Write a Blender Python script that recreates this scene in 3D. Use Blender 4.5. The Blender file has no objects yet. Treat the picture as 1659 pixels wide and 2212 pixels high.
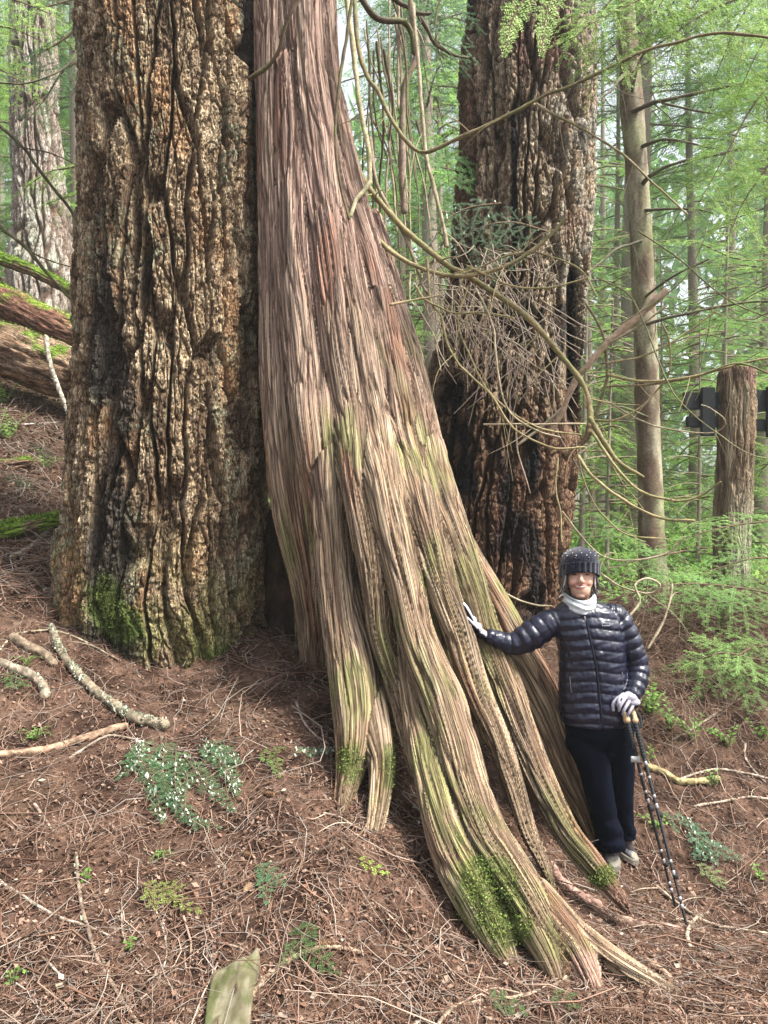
import bpy, math, random
import numpy as np
from mathutils import Vector
random.seed(5)
rng = np.random.default_rng(7)
SC = bpy.context.scene
COL = SC.collection

# ------------------------------------------------------------------ camera, sky, sun, exposure
CZ = 1.6            # camera height, metres
F = 1597.0          # focal length in photo units (photo measured as 1659 x 2212)
cam = bpy.data.cameras.new("camera"); camo = bpy.data.objects.new("camera", cam); COL.objects.link(camo)
camo.location = (0, 0, CZ); camo.rotation_euler = (math.radians(90), 0, 0)
cam.sensor_fit = 'VERTICAL'; cam.sensor_height = 36.0; cam.lens = 36.0 * F / 2212.0
cam.clip_start = 0.05; cam.clip_end = 600
SC.camera = camo
SC.render.resolution_x = 768; SC.render.resolution_y = 1024

SUN_EL, SUN_AZ = math.radians(56), math.radians(112)   # azimuth clockwise from +Y: sun behind the camera, to the right
world = bpy.data.worlds.new("World"); SC.world = world; world.use_nodes = True
wn = world.node_tree; bg = wn.nodes["Background"]
sky = wn.nodes.new("ShaderNodeTexSky"); sky.sky_type = 'NISHITA'; sky.sun_disc = False
sky.sun_elevation = SUN_EL; sky.sun_rotation = SUN_AZ
sky.dust_density = 4.0; sky.air_density = 1.0; sky.ozone_density = 1.0
hs = wn.nodes.new("ShaderNodeHueSaturation"); hs.inputs['Saturation'].default_value = 0.35
wn.links.new(sky.outputs[0], hs.inputs['Color']); wn.links.new(hs.outputs[0], bg.inputs[0])
bg.inputs[1].default_value = 0.11
sl = bpy.data.lights.new("sun", 'SUN'); sl.energy = 3.1; sl.angle = math.radians(11); sl.color = (1.0, 0.95, 0.86)
so = bpy.data.objects.new("sun", sl); COL.objects.link(so)
sd = Vector((math.sin(SUN_AZ) * math.cos(SUN_EL), math.cos(SUN_AZ) * math.cos(SUN_EL), math.sin(SUN_EL)))
so.rotation_euler = sd.to_track_quat('Z', 'Y').to_euler(); so.location = (4, -6, 12)
SC.view_settings.view_transform = 'Standard'; SC.view_settings.look = 'None'
SC.view_settings.gamma = 1.0; SC.view_settings.use_curve_mapping = False
SC.view_settings.exposure = 1.85
SC.cycles.max_bounces = 5; SC.cycles.diffuse_bounces = 3; SC.cycles.transmission_bounces = 3
SC.cycles.volume_bounces = 0; SC.cycles.use_denoising = True
SC.cycles.volume_step_rate = 4.0; SC.cycles.caustics_reflective = False; SC.cycles.caustics_refractive = False

# ------------------------------------------------------------------ numbers: noise
_G = np.array([(1,1,0),(-1,1,0),(1,-1,0),(-1,-1,0),(1,0,1),(-1,0,1),(1,0,-1),(-1,0,-1),(0,1,1),(0,-1,1),(0,1,-1),(0,-1,-1)], float)
def hsh(i, j, k, s=0):
    n = (i * 73856093) ^ (j * 19349663) ^ (k * 83492791) ^ (s * 26544357)
    n = ((n ^ (n >> 13)) * 1274126177) & 0xffffffff
    n = ((n ^ (n >> 15)) * 668265263) & 0xffffffff
    return n ^ (n >> 16)
def noise(x, y, z, s=0):
    x, y, z = np.broadcast_arrays(x, y, z)
    xi = np.floor(x).astype(np.int64); yi = np.floor(y).astype(np.int64); zi = np.floor(z).astype(np.int64)
    xf = x - xi; yf = y - yi; zf = z - zi
    u = xf**3*(xf*(xf*6-15)+10); v = yf**3*(yf*(yf*6-15)+10); w = zf**3*(zf*(zf*6-15)+10)
    out = 0
    for a in (0, 1):
        for b in (0, 1):
            for c in (0, 1):
                g = _G[hsh(xi+a, yi+b, zi+c, s) % 12]
                d = g[..., 0]*(xf-a) + g[..., 1]*(yf-b) + g[..., 2]*(zf-c)
                out = out + d * (u if a else 1-u) * (v if b else 1-v) * (w if c else 1-w)
    return out
def fbm(x, y, z, o=4, s=0, g=0.5):
    t = 0; a = 1.0; f = 1.0; n = 0
    for i in range(o):
        t = t + a * noise(x*f, y*f, z*f, s+i*11); n += a; a *= g; f *= 2.03
    return t / n * 1.5
def vor(x, y, s=0):
    """2-D cells: distance to nearest, to second nearest, and a random value per cell"""
    xi = np.floor(x).astype(np.int64); yi = np.floor(y).astype(np.int64)
    d1 = np.full(x.shape, 9.0); d2 = np.full(x.shape, 9.0); c = np.zeros(x.shape)
    for a in (-1, 0, 1):
        for b in (-1, 0, 1):
            h = hsh(xi+a, yi+b, xi*0, s); h2 = hsh(xi+a, yi+b, xi*0+7, s)
            px = xi + a + (h & 0xffff)/65535.; py = yi + b + (h2 & 0xffff)/65535.
            d = np.hypot(x-px, y-py); r = ((h >> 8) & 0xffff)/65535.
            m = d < d1
            d2 = np.where(m, d1, np.minimum(d2, d)); c = np.where(m, r, c); d1 = np.where(m, d, d1)
    return d1, d2, c
def sstep(a, b, x):
    t = np.clip((x-a)/(b-a), 0, 1); return t*t*(3-2*t)
def mix(a, b, t):
    t = np.asarray(t)[..., None]; return np.asarray(a)*(1-t) + np.asarray(b)*t

# ------------------------------------------------------------------ places: photo point + depth -> metres
def P(px, py, Y):
    return np.array(((px-829.5)/F*Y, Y, CZ + (1106-py)/F*Y))

# ground: spot heights (photo x, photo y, distance) joined by a thin-plate surface
_gp = [(-300,2212,2.25),(0,2212,2.25),(400,2212,2.28),(830,2212,2.32),(1250,2180,2.45),(1659,2212,2.42),(2000,2212,2.42),
 (0,1850,2.95),(400,1850,2.98),(800,1830,3.02),(1000,2010,2.78),(1325,1885,3.75),(1385,1872,3.85),(1659,1900,3.75),(2100,1900,3.7),
 (0,1500,3.75),(-400,1500,3.7),(250,1430,4.25),(430,1492,4.15),(600,1500,4.1),(700,1420,4.55),(1100,1800,3.7),(1250,1700,4.15),
 (1659,1620,4.7),(2100,1600,4.7),(1659,1400,5.6),(1500,1420,5.5),(1400,1560,4.8),(1300,1560,4.9),
 (0,1240,4.85),(-500,1240,4.8),(150,1250,4.9),(0,1120,5.7),(590,1300,6.0),(0,950,7.2),(-600,950,7.2),(120,880,8.2),(90,640,11.5),(-700,560,12),
 (1600,1262,8.0),(1200,1330,6.6),(2200,1262,8.0),(1500,1215,12),(2300,1215,12),(1200,1250,9),(600,1200,10),(900,1180,10)]
GP = np.array([P(*q) for q in _gp])
_far = np.array([(-30,60,9),(0,60,2.5),(30,60,1.5),(-15,25,7.5),(-4,25,2.8),(4,25,1.0),(15,25,.8),(-30,25,12),(30,25,.8),(-60,120,14),(60,120,3),(0,120,5),
  (-3,-6,.4),(3,-6,-.5),(0,-3,-.1),(-9,2,1.8),(9,2,-.6),(-2.5,0,.4),(2.5,0,-.3),(-12,-6,2),(12,-6,-1),(-60,20,16),(60,20,0)], float)
GP = np.vstack([GP, _far])
def _tps():
    n = len(GP); d = np.hypot(GP[:, None, 0]-GP[None, :, 0], GP[:, None, 1]-GP[None, :, 1])
    K = np.where(d > 0, d*d*np.log(d+1e-9), 0) + np.eye(n)*0.01
    Pm = np.c_[np.ones(n), GP[:, :2]]
    A = np.block([[K, Pm], [Pm.T, np.zeros((3, 3))]])
    return np.linalg.solve(A, np.r_[GP[:, 2], 0, 0, 0])
_W = _tps()
def gz0(x, y):
    x = np.asarray(x, float); y = np.asarray(y, float); out = _W[-3] + _W[-2]*x + _W[-1]*y
    for i in range(len(GP)):
        d2 = (x-GP[i, 0])**2 + (y-GP[i, 1])**2 + 1e-12
        out = out + _W[i]*0.5*d2*np.log(d2)
    return out
def gz(x, y):
    x = np.asarray(x, float); y = np.asarray(y, float)
    return gz0(x, y) + 0.045*fbm(x*1.3, y*1.3, 0*x, 3, 3) + 0.018*noise(x*6, y*6, 0*x, 9)
def G(px, py, up=0.0):
    """where the view line through a photo point meets the ground"""
    Y = np.linspace(1.6, 40, 1500); X = (px-829.5)/F*Y; Z = CZ + (1106-py)/F*Y
    d = Z - gz(X, Y); i = np.argmax(d < 0) if (d < 0).any() else len(Y)-1
    if i > 0:
        t = d[i-1]/(d[i-1]-d[i]); y = Y[i-1]+(Y[i]-Y[i-1])*t
    else: y = Y[0]
    p = P(px, py, y); p[2] += up; return p

# ------------------------------------------------------------------ meshes
def mesh_data(name, V, Q, col=None, smooth=True):
    V = np.asarray(V, float); Q = np.asarray(Q, np.int64); m, k = Q.shape
    me = bpy.data.meshes.new(name)
    me.vertices.add(len(V)); me.vertices.foreach_set("co", V.astype(np.float32).ravel())
    me.loops.add(m*k); me.loops.foreach_set("vertex_index", Q.astype(np.int32).ravel())
    me.polygons.add(m); me.polygons.foreach_set("loop_start", np.arange(0, m*k, k, dtype=np.int32))
    me.update(calc_edges=True)
    me.polygons.foreach_set("use_smooth", np.full(m, smooth, dtype=bool))
    if col is not None:
        c = np.asarray(col, float)
        if c.ndim == 1: c = np.tile(c, (len(V), 1))
        a = me.color_attributes.new("Col", 'FLOAT_COLOR', 'POINT')
        a.data.foreach_set("color", np.c_[np.clip(c, 0, 1), np.ones(len(V))].astype(np.float32).ravel())
    me.validate(clean_customdata=False)
    return me
def describe(o, label=None, cat=None, group=None, kind=None):
    for k, v in (("label", label), ("category", cat), ("group", group), ("kind", kind)):
        if v: o[k] = v
    return o
def empty(name, loc, label, cat, group=None):
    o = bpy.data.objects.new(name, None); COL.objects.link(o); o.location = tuple(loc); o.empty_display_size = 0.1
    return describe(o, label, cat, group)
def world_loc(o):
    l = Vector((0, 0, 0))
    while o is not None: l += o.location; o = o.parent
    return np.array(l)
def add(name, V, Q, mat, parent=None, col=None, smooth=True, origin=None, label=None, flo=None):
    """one mesh object; V are world coordinates"""
    if col is not None and mat in NEAR: col = np.asarray(col, float)*NEAR[mat]
    org = world_loc(parent) if parent is not None else (np.zeros(3) if origin is None else np.asarray(origin, float))
    me = mesh_data(name, np.asarray(V) - org, Q, col, smooth); me.materials.append(mat)
    if flo is not None: at_ = me.attributes.new("flow", 'FLOAT_VECTOR', 'POINT'); at_.data.foreach_set("vector", np.asarray(flo, np.float32).ravel())
    o = bpy.data.objects.new(name, me); COL.objects.link(o)
    if parent is not None: o.parent = parent
    else: o.location = tuple(org)
    if label: o["label"] = label
    return o
class Bag:
    def __init__(s): s.V = []; s.Q = []; s.C = []; s.n = 0
    def put(s, V, Q, c=None):
        s.V.append(np.asarray(V, float)); s.Q.append(np.asarray(Q) + s.n); s.n += len(V)
        c = (1, 1, 1) if c is None else c; c = np.asarray(c, float)
        s.C.append(np.tile(c, (len(V), 1)) if c.ndim == 1 else c); return s
    def get(s): return np.vstack(s.V), np.vstack(s.Q), np.vstack(s.C)
def spline(ctrl, step=0.05, minseg=2):
    """smooth curve through the rows of ctrl (x, y, z, any more columns)"""
    c = np.asarray(ctrl, float)
    if len(c) == 2: c = np.vstack([c[0], (c[0]+c[1])/2, c[1]])
    c = np.vstack([2*c[0]-c[1], c, 2*c[-1]-c[-2]]); out = []
    for i in range(1, len(c)-2):
        n = max(minseg, int(np.linalg.norm(c[i+1, :3]-c[i, :3])/step))
        t = np.arange(n)[:, None]/n; p0, p1, p2, p3 = c[i-1], c[i], c[i+1], c[i+2]
        out.append(.5*((2*p1)+(-p0+p2)*t+(2*p0-5*p1+4*p2-p3)*t*t+(-p0+3*p1-3*p2+p3)*t**3))
    out.append(c[-2][None]); return np.vstack(out)
def frames(p):
    T = np.gradient(p, axis=0); T /= np.linalg.norm(T, axis=1)[:, None]+1e-12
    N = np.zeros_like(T); a = np.array((0, -1., 0)) if abs(T[0, 1]) < .9 else np.array((1., 0, 0))
    n = a - T[0]*(a@T[0]); N[0] = n/np.linalg.norm(n)
    for i in range(1, len(p)):
        n = N[i-1] - T[i]*(N[i-1]@T[i]); N[i] = n/(np.linalg.norm(n)+1e-12)
    return T, N, np.cross(T, N)
def tube(c, n=8, sy=1.0, rough=0.0, s=0, rf=9):
    """c: rows x, y, z, radius; ends rounded; sy flattens the section"""
    p = c[:, :3]; r = np.maximum(c[:, 3], 1e-5); T, N, B = frames(p)
    # rounded ends
    def cap(i, sgn):
        k = np.array([.35, .75, 1.0]) if sgn > 0 else np.array([1.0, .75, .35])
        pp = p[i] + T[i]*(sgn*k*r[i])[:, None]; rr = r[i]*np.sqrt(np.maximum(1-k*k, 1e-4)); return pp, rr
    a, ra = cap(0, -1); b, rb = cap(len(p)-1, 1)
    p2 = np.vstack([a, p, b]); r2 = np.r_[ra, r, rb]
    N2 = np.vstack([np.tile(N[0], (3, 1)), N, np.tile(N[-1], (3, 1))]); B2 = np.vstack([np.tile(B[0], (3, 1)), B, np.tile(B[-1], (3, 1))])
    th = np.arange(n)/n*2*math.pi
    R = r2[:, None]*np.ones(n)
    if rough: R = R*(1+rough*fbm(p2[:, None, 0]*rf+np.cos(th), p2[:, None, 1]*rf+np.sin(th), p2[:, None, 2]*rf, 3, s))
    V = p2[:, None] + N2[:, None]*(R*np.cos(th))[..., None] + B2[:, None]*(R*sy*np.sin(th))[..., None]
    m = len(p2); i = np.arange(m-1)[:, None]*n; j = np.arange(n)[None]; k = (j+1) % n
    Q = np.stack([i+j, i+k, i+n+k, i+n+j], -1).reshape(-1, 4)
    return V.reshape(-1, 3), Q
def fuse(V, Q, voxel, smooth=2, fac=0.5):
    """merge overlapping closed shapes into one skin"""
    me = mesh_data("tmp", V, Q); o = bpy.data.objects.new("tmp", me); COL.objects.link(o)
    m = o.modifiers.new("r", 'REMESH'); m.mode = 'VOXEL'; m.voxel_size = voxel; m.adaptivity = 0
    if smooth: s = o.modifiers.new("s", 'SMOOTH'); s.iterations = smooth; s.factor = fac
    dg = bpy.context.evaluated_depsgraph_get(); dg.update(); e = o.evaluated_get(dg); em = e.to_mesh()
    n = len(em.vertices); W = np.zeros(n*3, np.float32); em.vertices.foreach_get("co", W)
    N = np.zeros(n*3, np.float32); em.vertex_normals.foreach_get("vector", N)
    L = np.zeros(len(em.loops), np.int32); em.loops.foreach_get("vertex_index", L)
    e.to_mesh_clear(); bpy.data.objects.remove(o); bpy.data.meshes.remove(me)
    return W.reshape(-1, 3).astype(float), L.reshape(-1, 4), N.reshape(-1, 3).astype(float)
def normals(V, Q):
    a = V[Q[:, 0]]; b = V[Q[:, 1]]; c = V[Q[:, 2]]; d = V[Q[:, -1]]
    n = np.cross(c-a, d-b); N = np.zeros_like(V)
    for i in range(Q.shape[1]): np.add.at(N, Q[:, i], n)
    return N/(np.linalg.norm(N, axis=1)[:, None]+1e-12)
def flow(V, lobes):
    """for each vertex the nearest strand and its coordinates: across (metres), along (metres), strand, tangent"""
    cs = []; fr = []; ids = []
    for k, c in enumerate(lobes):
        T, N, B = frames(c[:, :3]); s = np.r_[0, np.cumsum(np.linalg.norm(np.diff(c[:, :3], axis=0), axis=1))]
        cs.append(c); fr.append(np.c_[T, N, B, s, np.full(len(c), c[:, 3].mean())]); ids += [k]*len(c)
    c = np.vstack(cs); f = np.vstack(fr); ids = np.array(ids); best = np.zeros(len(V), int)
    for a in range(0, len(V), 20000):
        v = V[a:a+20000]; d = np.sqrt(np.maximum((v*v).sum(1)[:, None]+(c[:, :3]**2).sum(1)-2*v@c[:, :3].T, 0)) - c[:, 3]
        best[a:a+20000] = d.argmin(1)
    d = V - c[best, :3]; g = f[best]
    ang = np.arctan2((d*g[:, 6:9]).sum(1), (d*g[:, 3:6]).sum(1))
    return ang*g[:, 10], g[:, 9] + (d*g[:, 0:3]).sum(1), ids[best], g[:, 0:3], ang

# ------------------------------------------------------------------ materials
def material(name, color=None, rough=0.8, spec=0.25, nscale=30, namt=0.3, bscale=80, bump=0.3, trans=0.0, metal=0.0, stretch=None, coat=0.0, sheen=0.0):
    m = bpy.data.materials.new(name); m.use_nodes = True; t = m.node_tree; n = t.nodes; L = t.links
    b = n["Principled BSDF"]; out = n["Material Output"]
    b.inputs['Roughness'].default_value = rough; b.inputs['Specular IOR Level'].default_value = spec; b.inputs['Metallic'].default_value = metal
    if coat: b.inputs['Coat Weight'].default_value = coat; b.inputs['Coat Roughness'].default_value = .25
    if sheen: b.inputs['Sheen Weight'].default_value = sheen
    tc = n.new("ShaderNodeTexCoord"); mp = n.new("ShaderNodeMapping"); L.new(tc.outputs['Object'], mp.inputs[0])
    if stretch: mp.inputs['Scale'].default_value = stretch
    if color is None: a = n.new("ShaderNodeAttribute"); a.attribute_name = "Col"; src = a.outputs['Color']
    else: a = n.new("ShaderNodeRGB"); a.outputs[0].default_value = (*color, 1); src = a.outputs[0]
    nt = n.new("ShaderNodeTexNoise"); nt.inputs['Scale'].default_value = nscale; nt.inputs['Detail'].default_value = 5; L.new(mp.outputs[0], nt.inputs['Vector'])
    mr = n.new("ShaderNodeMapRange"); mr.inputs['From Min'].default_value = .3; mr.inputs['From Max'].default_value = .7
    mr.inputs['To Min'].default_value = 1-namt; mr.inputs['To Max'].default_value = 1+namt; L.new(nt.outputs['Fac'], mr.inputs['Value'])
    mx = n.new("ShaderNodeMix"); mx.data_type = 'RGBA'; mx.blend_type = 'MULTIPLY'; mx.inputs[0].default_value = 1
    L.new(src, mx.inputs[6]); L.new(mr.outputs[0], mx.inputs[7]); L.new(mx.outputs[2], b.inputs['Base Color'])
    if bump:
        n2 = n.new("ShaderNodeTexNoise"); n2.inputs['Scale'].default_value = bscale; n2.inputs['Detail'].default_value = 6; L.new(mp.outputs[0], n2.inputs['Vector'])
        bp = n.new("ShaderNodeBump"); bp.inputs['Strength'].default_value = bump; bp.inputs['Distance'].default_value = 0.01
        L.new(n2.outputs['Fac'], bp.inputs['Height']); L.new(bp.outputs[0], b.inputs['Normal'])
    if trans:
        tr = n.new("ShaderNodeBsdfTranslucent"); L.new(mx.outputs[2], tr.inputs['Color'])
        ms = n.new("ShaderNodeMixShader"); ms.inputs[0].default_value = trans
        L.new(b.outputs[0], ms.inputs[1]); L.new(tr.outputs[0], ms.inputs[2]); L.new(ms.outputs[0], out.inputs['Surface'])
    return m
def bark_material(name, cell, cell2, fib, depth, var, crack_dark, rough=.9, spk=1.7, warp=.9, solid=False):
    """bark drawn along the grain: 'flow' = (across, along, strand) in metres"""
    m = bpy.data.materials.new(name); m.use_nodes = True; t = m.node_tree; n = t.nodes; L = t.links; b = n["Principled BSDF"]
    b.inputs['Roughness'].default_value = rough; b.inputs['Specular IOR Level'].default_value = .15
    fl = n.new("ShaderNodeAttribute"); fl.attribute_name = "flow"; cl = n.new("ShaderNodeAttribute"); cl.attribute_name = "Col"
    def mth(op, x, y=None, z=None, clamp=False):
        q = n.new("ShaderNodeMath"); q.operation = op; q.use_clamp = clamp
        for i, v in enumerate((x, y, z)):
            if v is None: continue
            if isinstance(v, (int, float)): q.inputs[i].default_value = v
            else: L.new(v, q.inputs[i])
        return q.outputs[0]
    if solid: fl = n.new("ShaderNodeTexCoord"); fl.outputs['Object']
    fsrc = fl.outputs['Object'] if solid else fl.outputs['Vector']
    def scaled(sc, warp=0.0, ws=(20, 6, 1)):
        if solid: sc = (sc[0], sc[0], sc[1]); ws = (20, 20, 7)
        mp = n.new("ShaderNodeMapping"); mp.inputs['Scale'].default_value = sc; L.new(fsrc, mp.inputs[0]); src = mp.outputs[0]
        if warp:
            m2 = n.new("ShaderNodeMapping"); m2.inputs['Scale'].default_value = ws; L.new(fsrc, m2.inputs[0]); w = n.new("ShaderNodeTexNoise"); w.inputs['Scale'].default_value = 1; w.inputs['Detail'].default_value = 3; L.new(m2.outputs[0], w.inputs['Vector'])
            vm = n.new("ShaderNodeVectorMath"); vm.operation = 'MULTIPLY_ADD'; L.new(w.outputs['Color'], vm.inputs[0]); vm.inputs[1].default_value = (warp, warp, warp if solid else 0); L.new(src, vm.inputs[2]); src = vm.outputs[0]
        return src
    def edge(c, warp, hi):
        v = n.new("ShaderNodeTexVoronoi"); v.feature = 'DISTANCE_TO_EDGE'; v.inputs['Scale'].default_value = 1; s_ = scaled((1/c[0], 1/c[1], 3.1), warp); L.new(s_, v.inputs['Vector'])
        v2 = n.new("ShaderNodeTexVoronoi"); v2.feature = 'F1'; v2.inputs['Scale'].default_value = 1; L.new(s_, v2.inputs['Vector'])
        r = n.new("ShaderNodeMapRange"); r.interpolation_type = 'SMOOTHSTEP'; r.inputs['From Min'].default_value = 0; r.inputs['From Max'].default_value = hi; L.new(v.outputs['Distance'], r.inputs['Value'])
        sp = n.new("ShaderNodeSeparateColor"); L.new(v2.outputs['Color'], sp.inputs[0]); return r.outputs[0], sp.outputs[0]
    e1, r1 = edge(cell, warp, .16); e2, r2 = edge(cell2, warp*.6, .22)
    ns = n.new("ShaderNodeTexNoise"); ns.inputs['Scale'].default_value = 1; ns.inputs['Detail'].default_value = 6; ns.inputs['Roughness'].default_value = .7; L.new(scaled((1/fib[0], 1/fib[1], 2.3)), ns.inputs['Vector'])
    h = mth('MULTIPLY_ADD', e1, .55, mth('MULTIPLY_ADD', e2, .22, mth('MULTIPLY_ADD', ns.outputs['Fac'], .55, mth('MULTIPLY_ADD', r1, .25, mth('MULTIPLY', r2, .18)))))
    bp = n.new("ShaderNodeBump"); bp.inputs['Strength'].default_value = 1; bp.inputs['Distance'].default_value = depth; L.new(h, bp.inputs['Height']); L.new(bp.outputs[0], b.inputs['Normal'])
    k = mth('ADD', 1-var*.9, mth('MULTIPLY', r1, var*.9)); k = mth('MULTIPLY', k, mth('ADD', 1-var*.6, mth('MULTIPLY', r2, var*1.2))); k = mth('MULTIPLY', k, mth('MULTIPLY_ADD', ns.outputs['Fac'], spk, 1-spk*.5, True) if spk < 2 else mth('MAXIMUM', mth('MULTIPLY_ADD', ns.outputs['Fac'], spk, 1-spk*.5), .18))
    k = mth('MULTIPLY', k, mth('MULTIPLY_ADD', e1, 1-crack_dark, crack_dark))
    k = mth('MULTIPLY', k, mth('MULTIPLY_ADD', e2, (1-crack_dark)*.6, 1-(1-crack_dark)*.6)); k = mth('MULTIPLY', k, 1.45)
    mx = n.new("ShaderNodeMix"); mx.data_type = 'RGBA'; mx.blend_type = 'MULTIPLY'; mx.inputs[0].default_value = 1; L.new(cl.outputs['Color'], mx.inputs[6]); L.new(k, mx.inputs[7]); L.new(mx.outputs[2], b.inputs['Base Color'])
    return m
M_cedar = bark_material("cedar_bark", (.019, .80), (.008, .34), (.0032, .20), .011, .30, .42, .85, warp=.55)
M_fir = bark_material("fir_bark", (.020, .085), (.007, .010), (.0045, .006), .010, .34, .42, spk=3.0, solid=True)
M_log = bark_material("log_bark", (.022, .12), (.008, .03), (.0045, .012), .010, .34, .42, spk=2.4)
M_bark = material("bark", rough=.9, spec=.15, nscale=45, namt=.28, bscale=120, bump=.6)
M_wood = material("old_wood", rough=.85, spec=.2, nscale=22, namt=.22, bscale=60, bump=.35)
M_soil = material("soil", rough=.95, spec=.1, nscale=25, namt=.45, bscale=60, bump=.9)
M_litter = material("litter", rough=.85, spec=.15, nscale=8, namt=.15, bump=0)
M_twig = material("twig_bark", rough=.8, spec=.2, nscale=60, namt=.3, bscale=150, bump=.4)
M_leaf = material("needles", rough=.55, spec=.3, nscale=3, namt=.3, bump=0, trans=.45)
M_farleaf = material("far_needles", rough=.6, spec=.2, nscale=1.2, namt=.35, bump=0, trans=.5)
M_moss = material("moss", rough=.9, spec=.1, nscale=20, namt=.4, bscale=90, bump=.6, trans=.15)
M_lichen = material("lichen", rough=.9, spec=.1, nscale=40, namt=.2, bscale=90, bump=.5)
NEAR = {M_log: .86, M_fir: .86, M_cedar: .78, M_litter: .50, M_soil: .47, M_twig: .68, M_moss: .85, M_wood: .4, M_bark: .85}
# ------------------------------------------------------------------ ground
def axis(parts):
    return np.unique(np.round(np.concatenate(parts), 5))
_xp = np.r_[3.6*1.075**np.arange(1, 40), 75]
gx = axis([np.arange(-3.6, 3.61, .028), _xp, -_xp])
gy = axis([np.linspace(-8, 1.4, 16), np.arange(1.4, 6.2, .028), 6.2*1.03**np.arange(1, 105), [150]])
GX, GY = np.meshgrid(gx, gy); gxx = GX.ravel(); gyy = GY.ravel()
zz = gz(gxx, gyy); near = sstep(14, 7, gyy)
zz = zz + near*(.013*noise(gxx*17, gyy*17, 0*gxx, 4) + .008*noise(gxx*40, gyy*40, 0*gxx, 5))
gc = mix((.06, .034, .024), (.20, .12, .085), sstep(-.3, .4, fbm(gxx*5, gyy*5, 0*gxx, 4, 21)))
gc = mix(gc, (.20, .13, .085), .5*sstep(.2, .55, fbm(gxx*2, gyy*2, 0*gxx, 3, 33)))
gc = mix(gc, (.10, .16, .04), sstep(6.5, 12, gyy)*sstep(-.25, .2, fbm(gxx*.7, gyy*.7, 0*gxx, 4, 44)))
nx, ny = len(gx), len(gy); ii = (np.arange(ny-1)[:, None]*nx + np.arange(nx-1)[None]).ravel()
o = add("ground", np.c_[gxx, gyy, zz], np.c_[ii, ii+1, ii+nx+1, ii+nx], M_soil, col=gc)
describe(o, "brown forest floor rising to the left, covered in needles and twigs", "ground", kind="structure")

def scatter_xy(n, y0, y1, spread=.62):
    y = y0*(y1/y0)**(rng.random(n)**1.0); x = (rng.random(n)*2-1)*(spread*y+.4); return x, y
def curved_twigs(x, y, z, yaw, length, rad, up, col, bend, nseg=4):
    n = len(x); t = np.linspace(-.5, .5, nseg+1)[None]
    dx, dy = np.cos(yaw)[:, None], np.sin(yaw)[:, None]
    w1 = bend[:, None]*length[:, None]*(t*t*4-.5) + .05*length[:, None]*rng.normal(size=(n, nseg+1))
    X = x[:, None] + dx*length[:, None]*t - dy*w1; Y = y[:, None] + dy*length[:, None]*t + dx*w1
    Z = gz(X.ravel(), Y.ravel()).reshape(X.shape) + z[:, None] + up[:, None]*length[:, None]*(t+.5) + .02*length[:, None]*rng.normal(size=(n, nseg+1))
    C = np.stack([X, Y, Z], -1); r = rad[:, None]*(1.1-.8*(t+.5)); V = []
    for k in range(3):
        a = k*2.094+.5
        V.append(C + np.stack([-dy*r*math.cos(a)+0*t, dx*r*math.cos(a)+0*t, r*math.sin(a)], -1))
    V = np.stack(V, 2)                                    # n, seg+1, 3, 3
    base = (np.arange(n)*(nseg+1)*3)[:, None, None]; s = (np.arange(nseg)*3)[None, :, None]; k = np.arange(3)[None, None]; k2 = (k+1) % 3
    Q = np.stack([base+s+k, base+s+k2, base+s+3+k2, base+s+3+k], -1).reshape(-1, 4)
    return V.reshape(-1, 3), Q, np.repeat(col, (nseg+1)*3, axis=0)
def palette(n, cols, jit=.25):
    c = np.array(cols)[rng.integers(0, len(cols), n)]; return c*(1+jit*(rng.random((n, 1))*2-1))
TW = [(.62, .48, .38), (.46, .32, .24), (.38, .23, .16), (.28, .155, .105), (.52, .44, .38), (.22, .12, .08), (.42, .26, .19)]
b = Bag()
for n, y0, y1, l0, l1, r0, r1 in ((19000, 1.9, 8, .03, .13, .0008, .0020), (9000, 1.9, 10, .10, .36, .0012, .0028), (700, 2.0, 10, .3, .9, .002, .0045), (3000, 6, 16, .2, .9, .003, .008)):
    x, y = scatter_xy(n, y0, y1); L = l0+(l1-l0)*rng.random(n)**1.6
    V, Q, c = curved_twigs(x, y, .004+.018*rng.random(n), rng.random(n)*6.283, L, r0+(r1-r0)*rng.random(n), rng.normal(size=n)*.09, palette(n, TW), rng.normal(size=n)*.22)
    b.put(V, Q, c)
n = 2600; x = 1.15+2.9*rng.random(n); y = 4.5+2.2*rng.random(n)        # brushy dead twigs on the bank
V, Q, c = curved_twigs(x, y, .03+.16*rng.random(n), rng.random(n)*6.283, .12+.45*rng.random(n)**1.5, .001+.0022*rng.random(n), .12+rng.normal(size=n)*.3, palette(n, [(.34, .22, .16), (.26, .16, .11), (.44, .32, .25), (.20, .12, .085)]), rng.normal(size=n)*.3); b.put(V, Q, c)
n = 9000; y = 4.6*(16/4.6)**rng.random(n); x = -y*(.20+.38*rng.random(n))          # littered slope on the left
V, Q, c = curved_twigs(x, y, .01+.05*rng.random(n), rng.random(n)*6.283, .10+.6*rng.random(n)**2.2, .0016+.0030*rng.random(n), rng.normal(size=n)*.14, palette(n, TW), rng.normal(size=n)*.25); b.put(V, Q, c)
V, Q, c = b.get()
o = add("twig_litter", V, Q, M_litter, col=c); describe(o, "dry twigs and needles strewn over the brown forest floor", "twig litter", kind="stuff")

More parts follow.
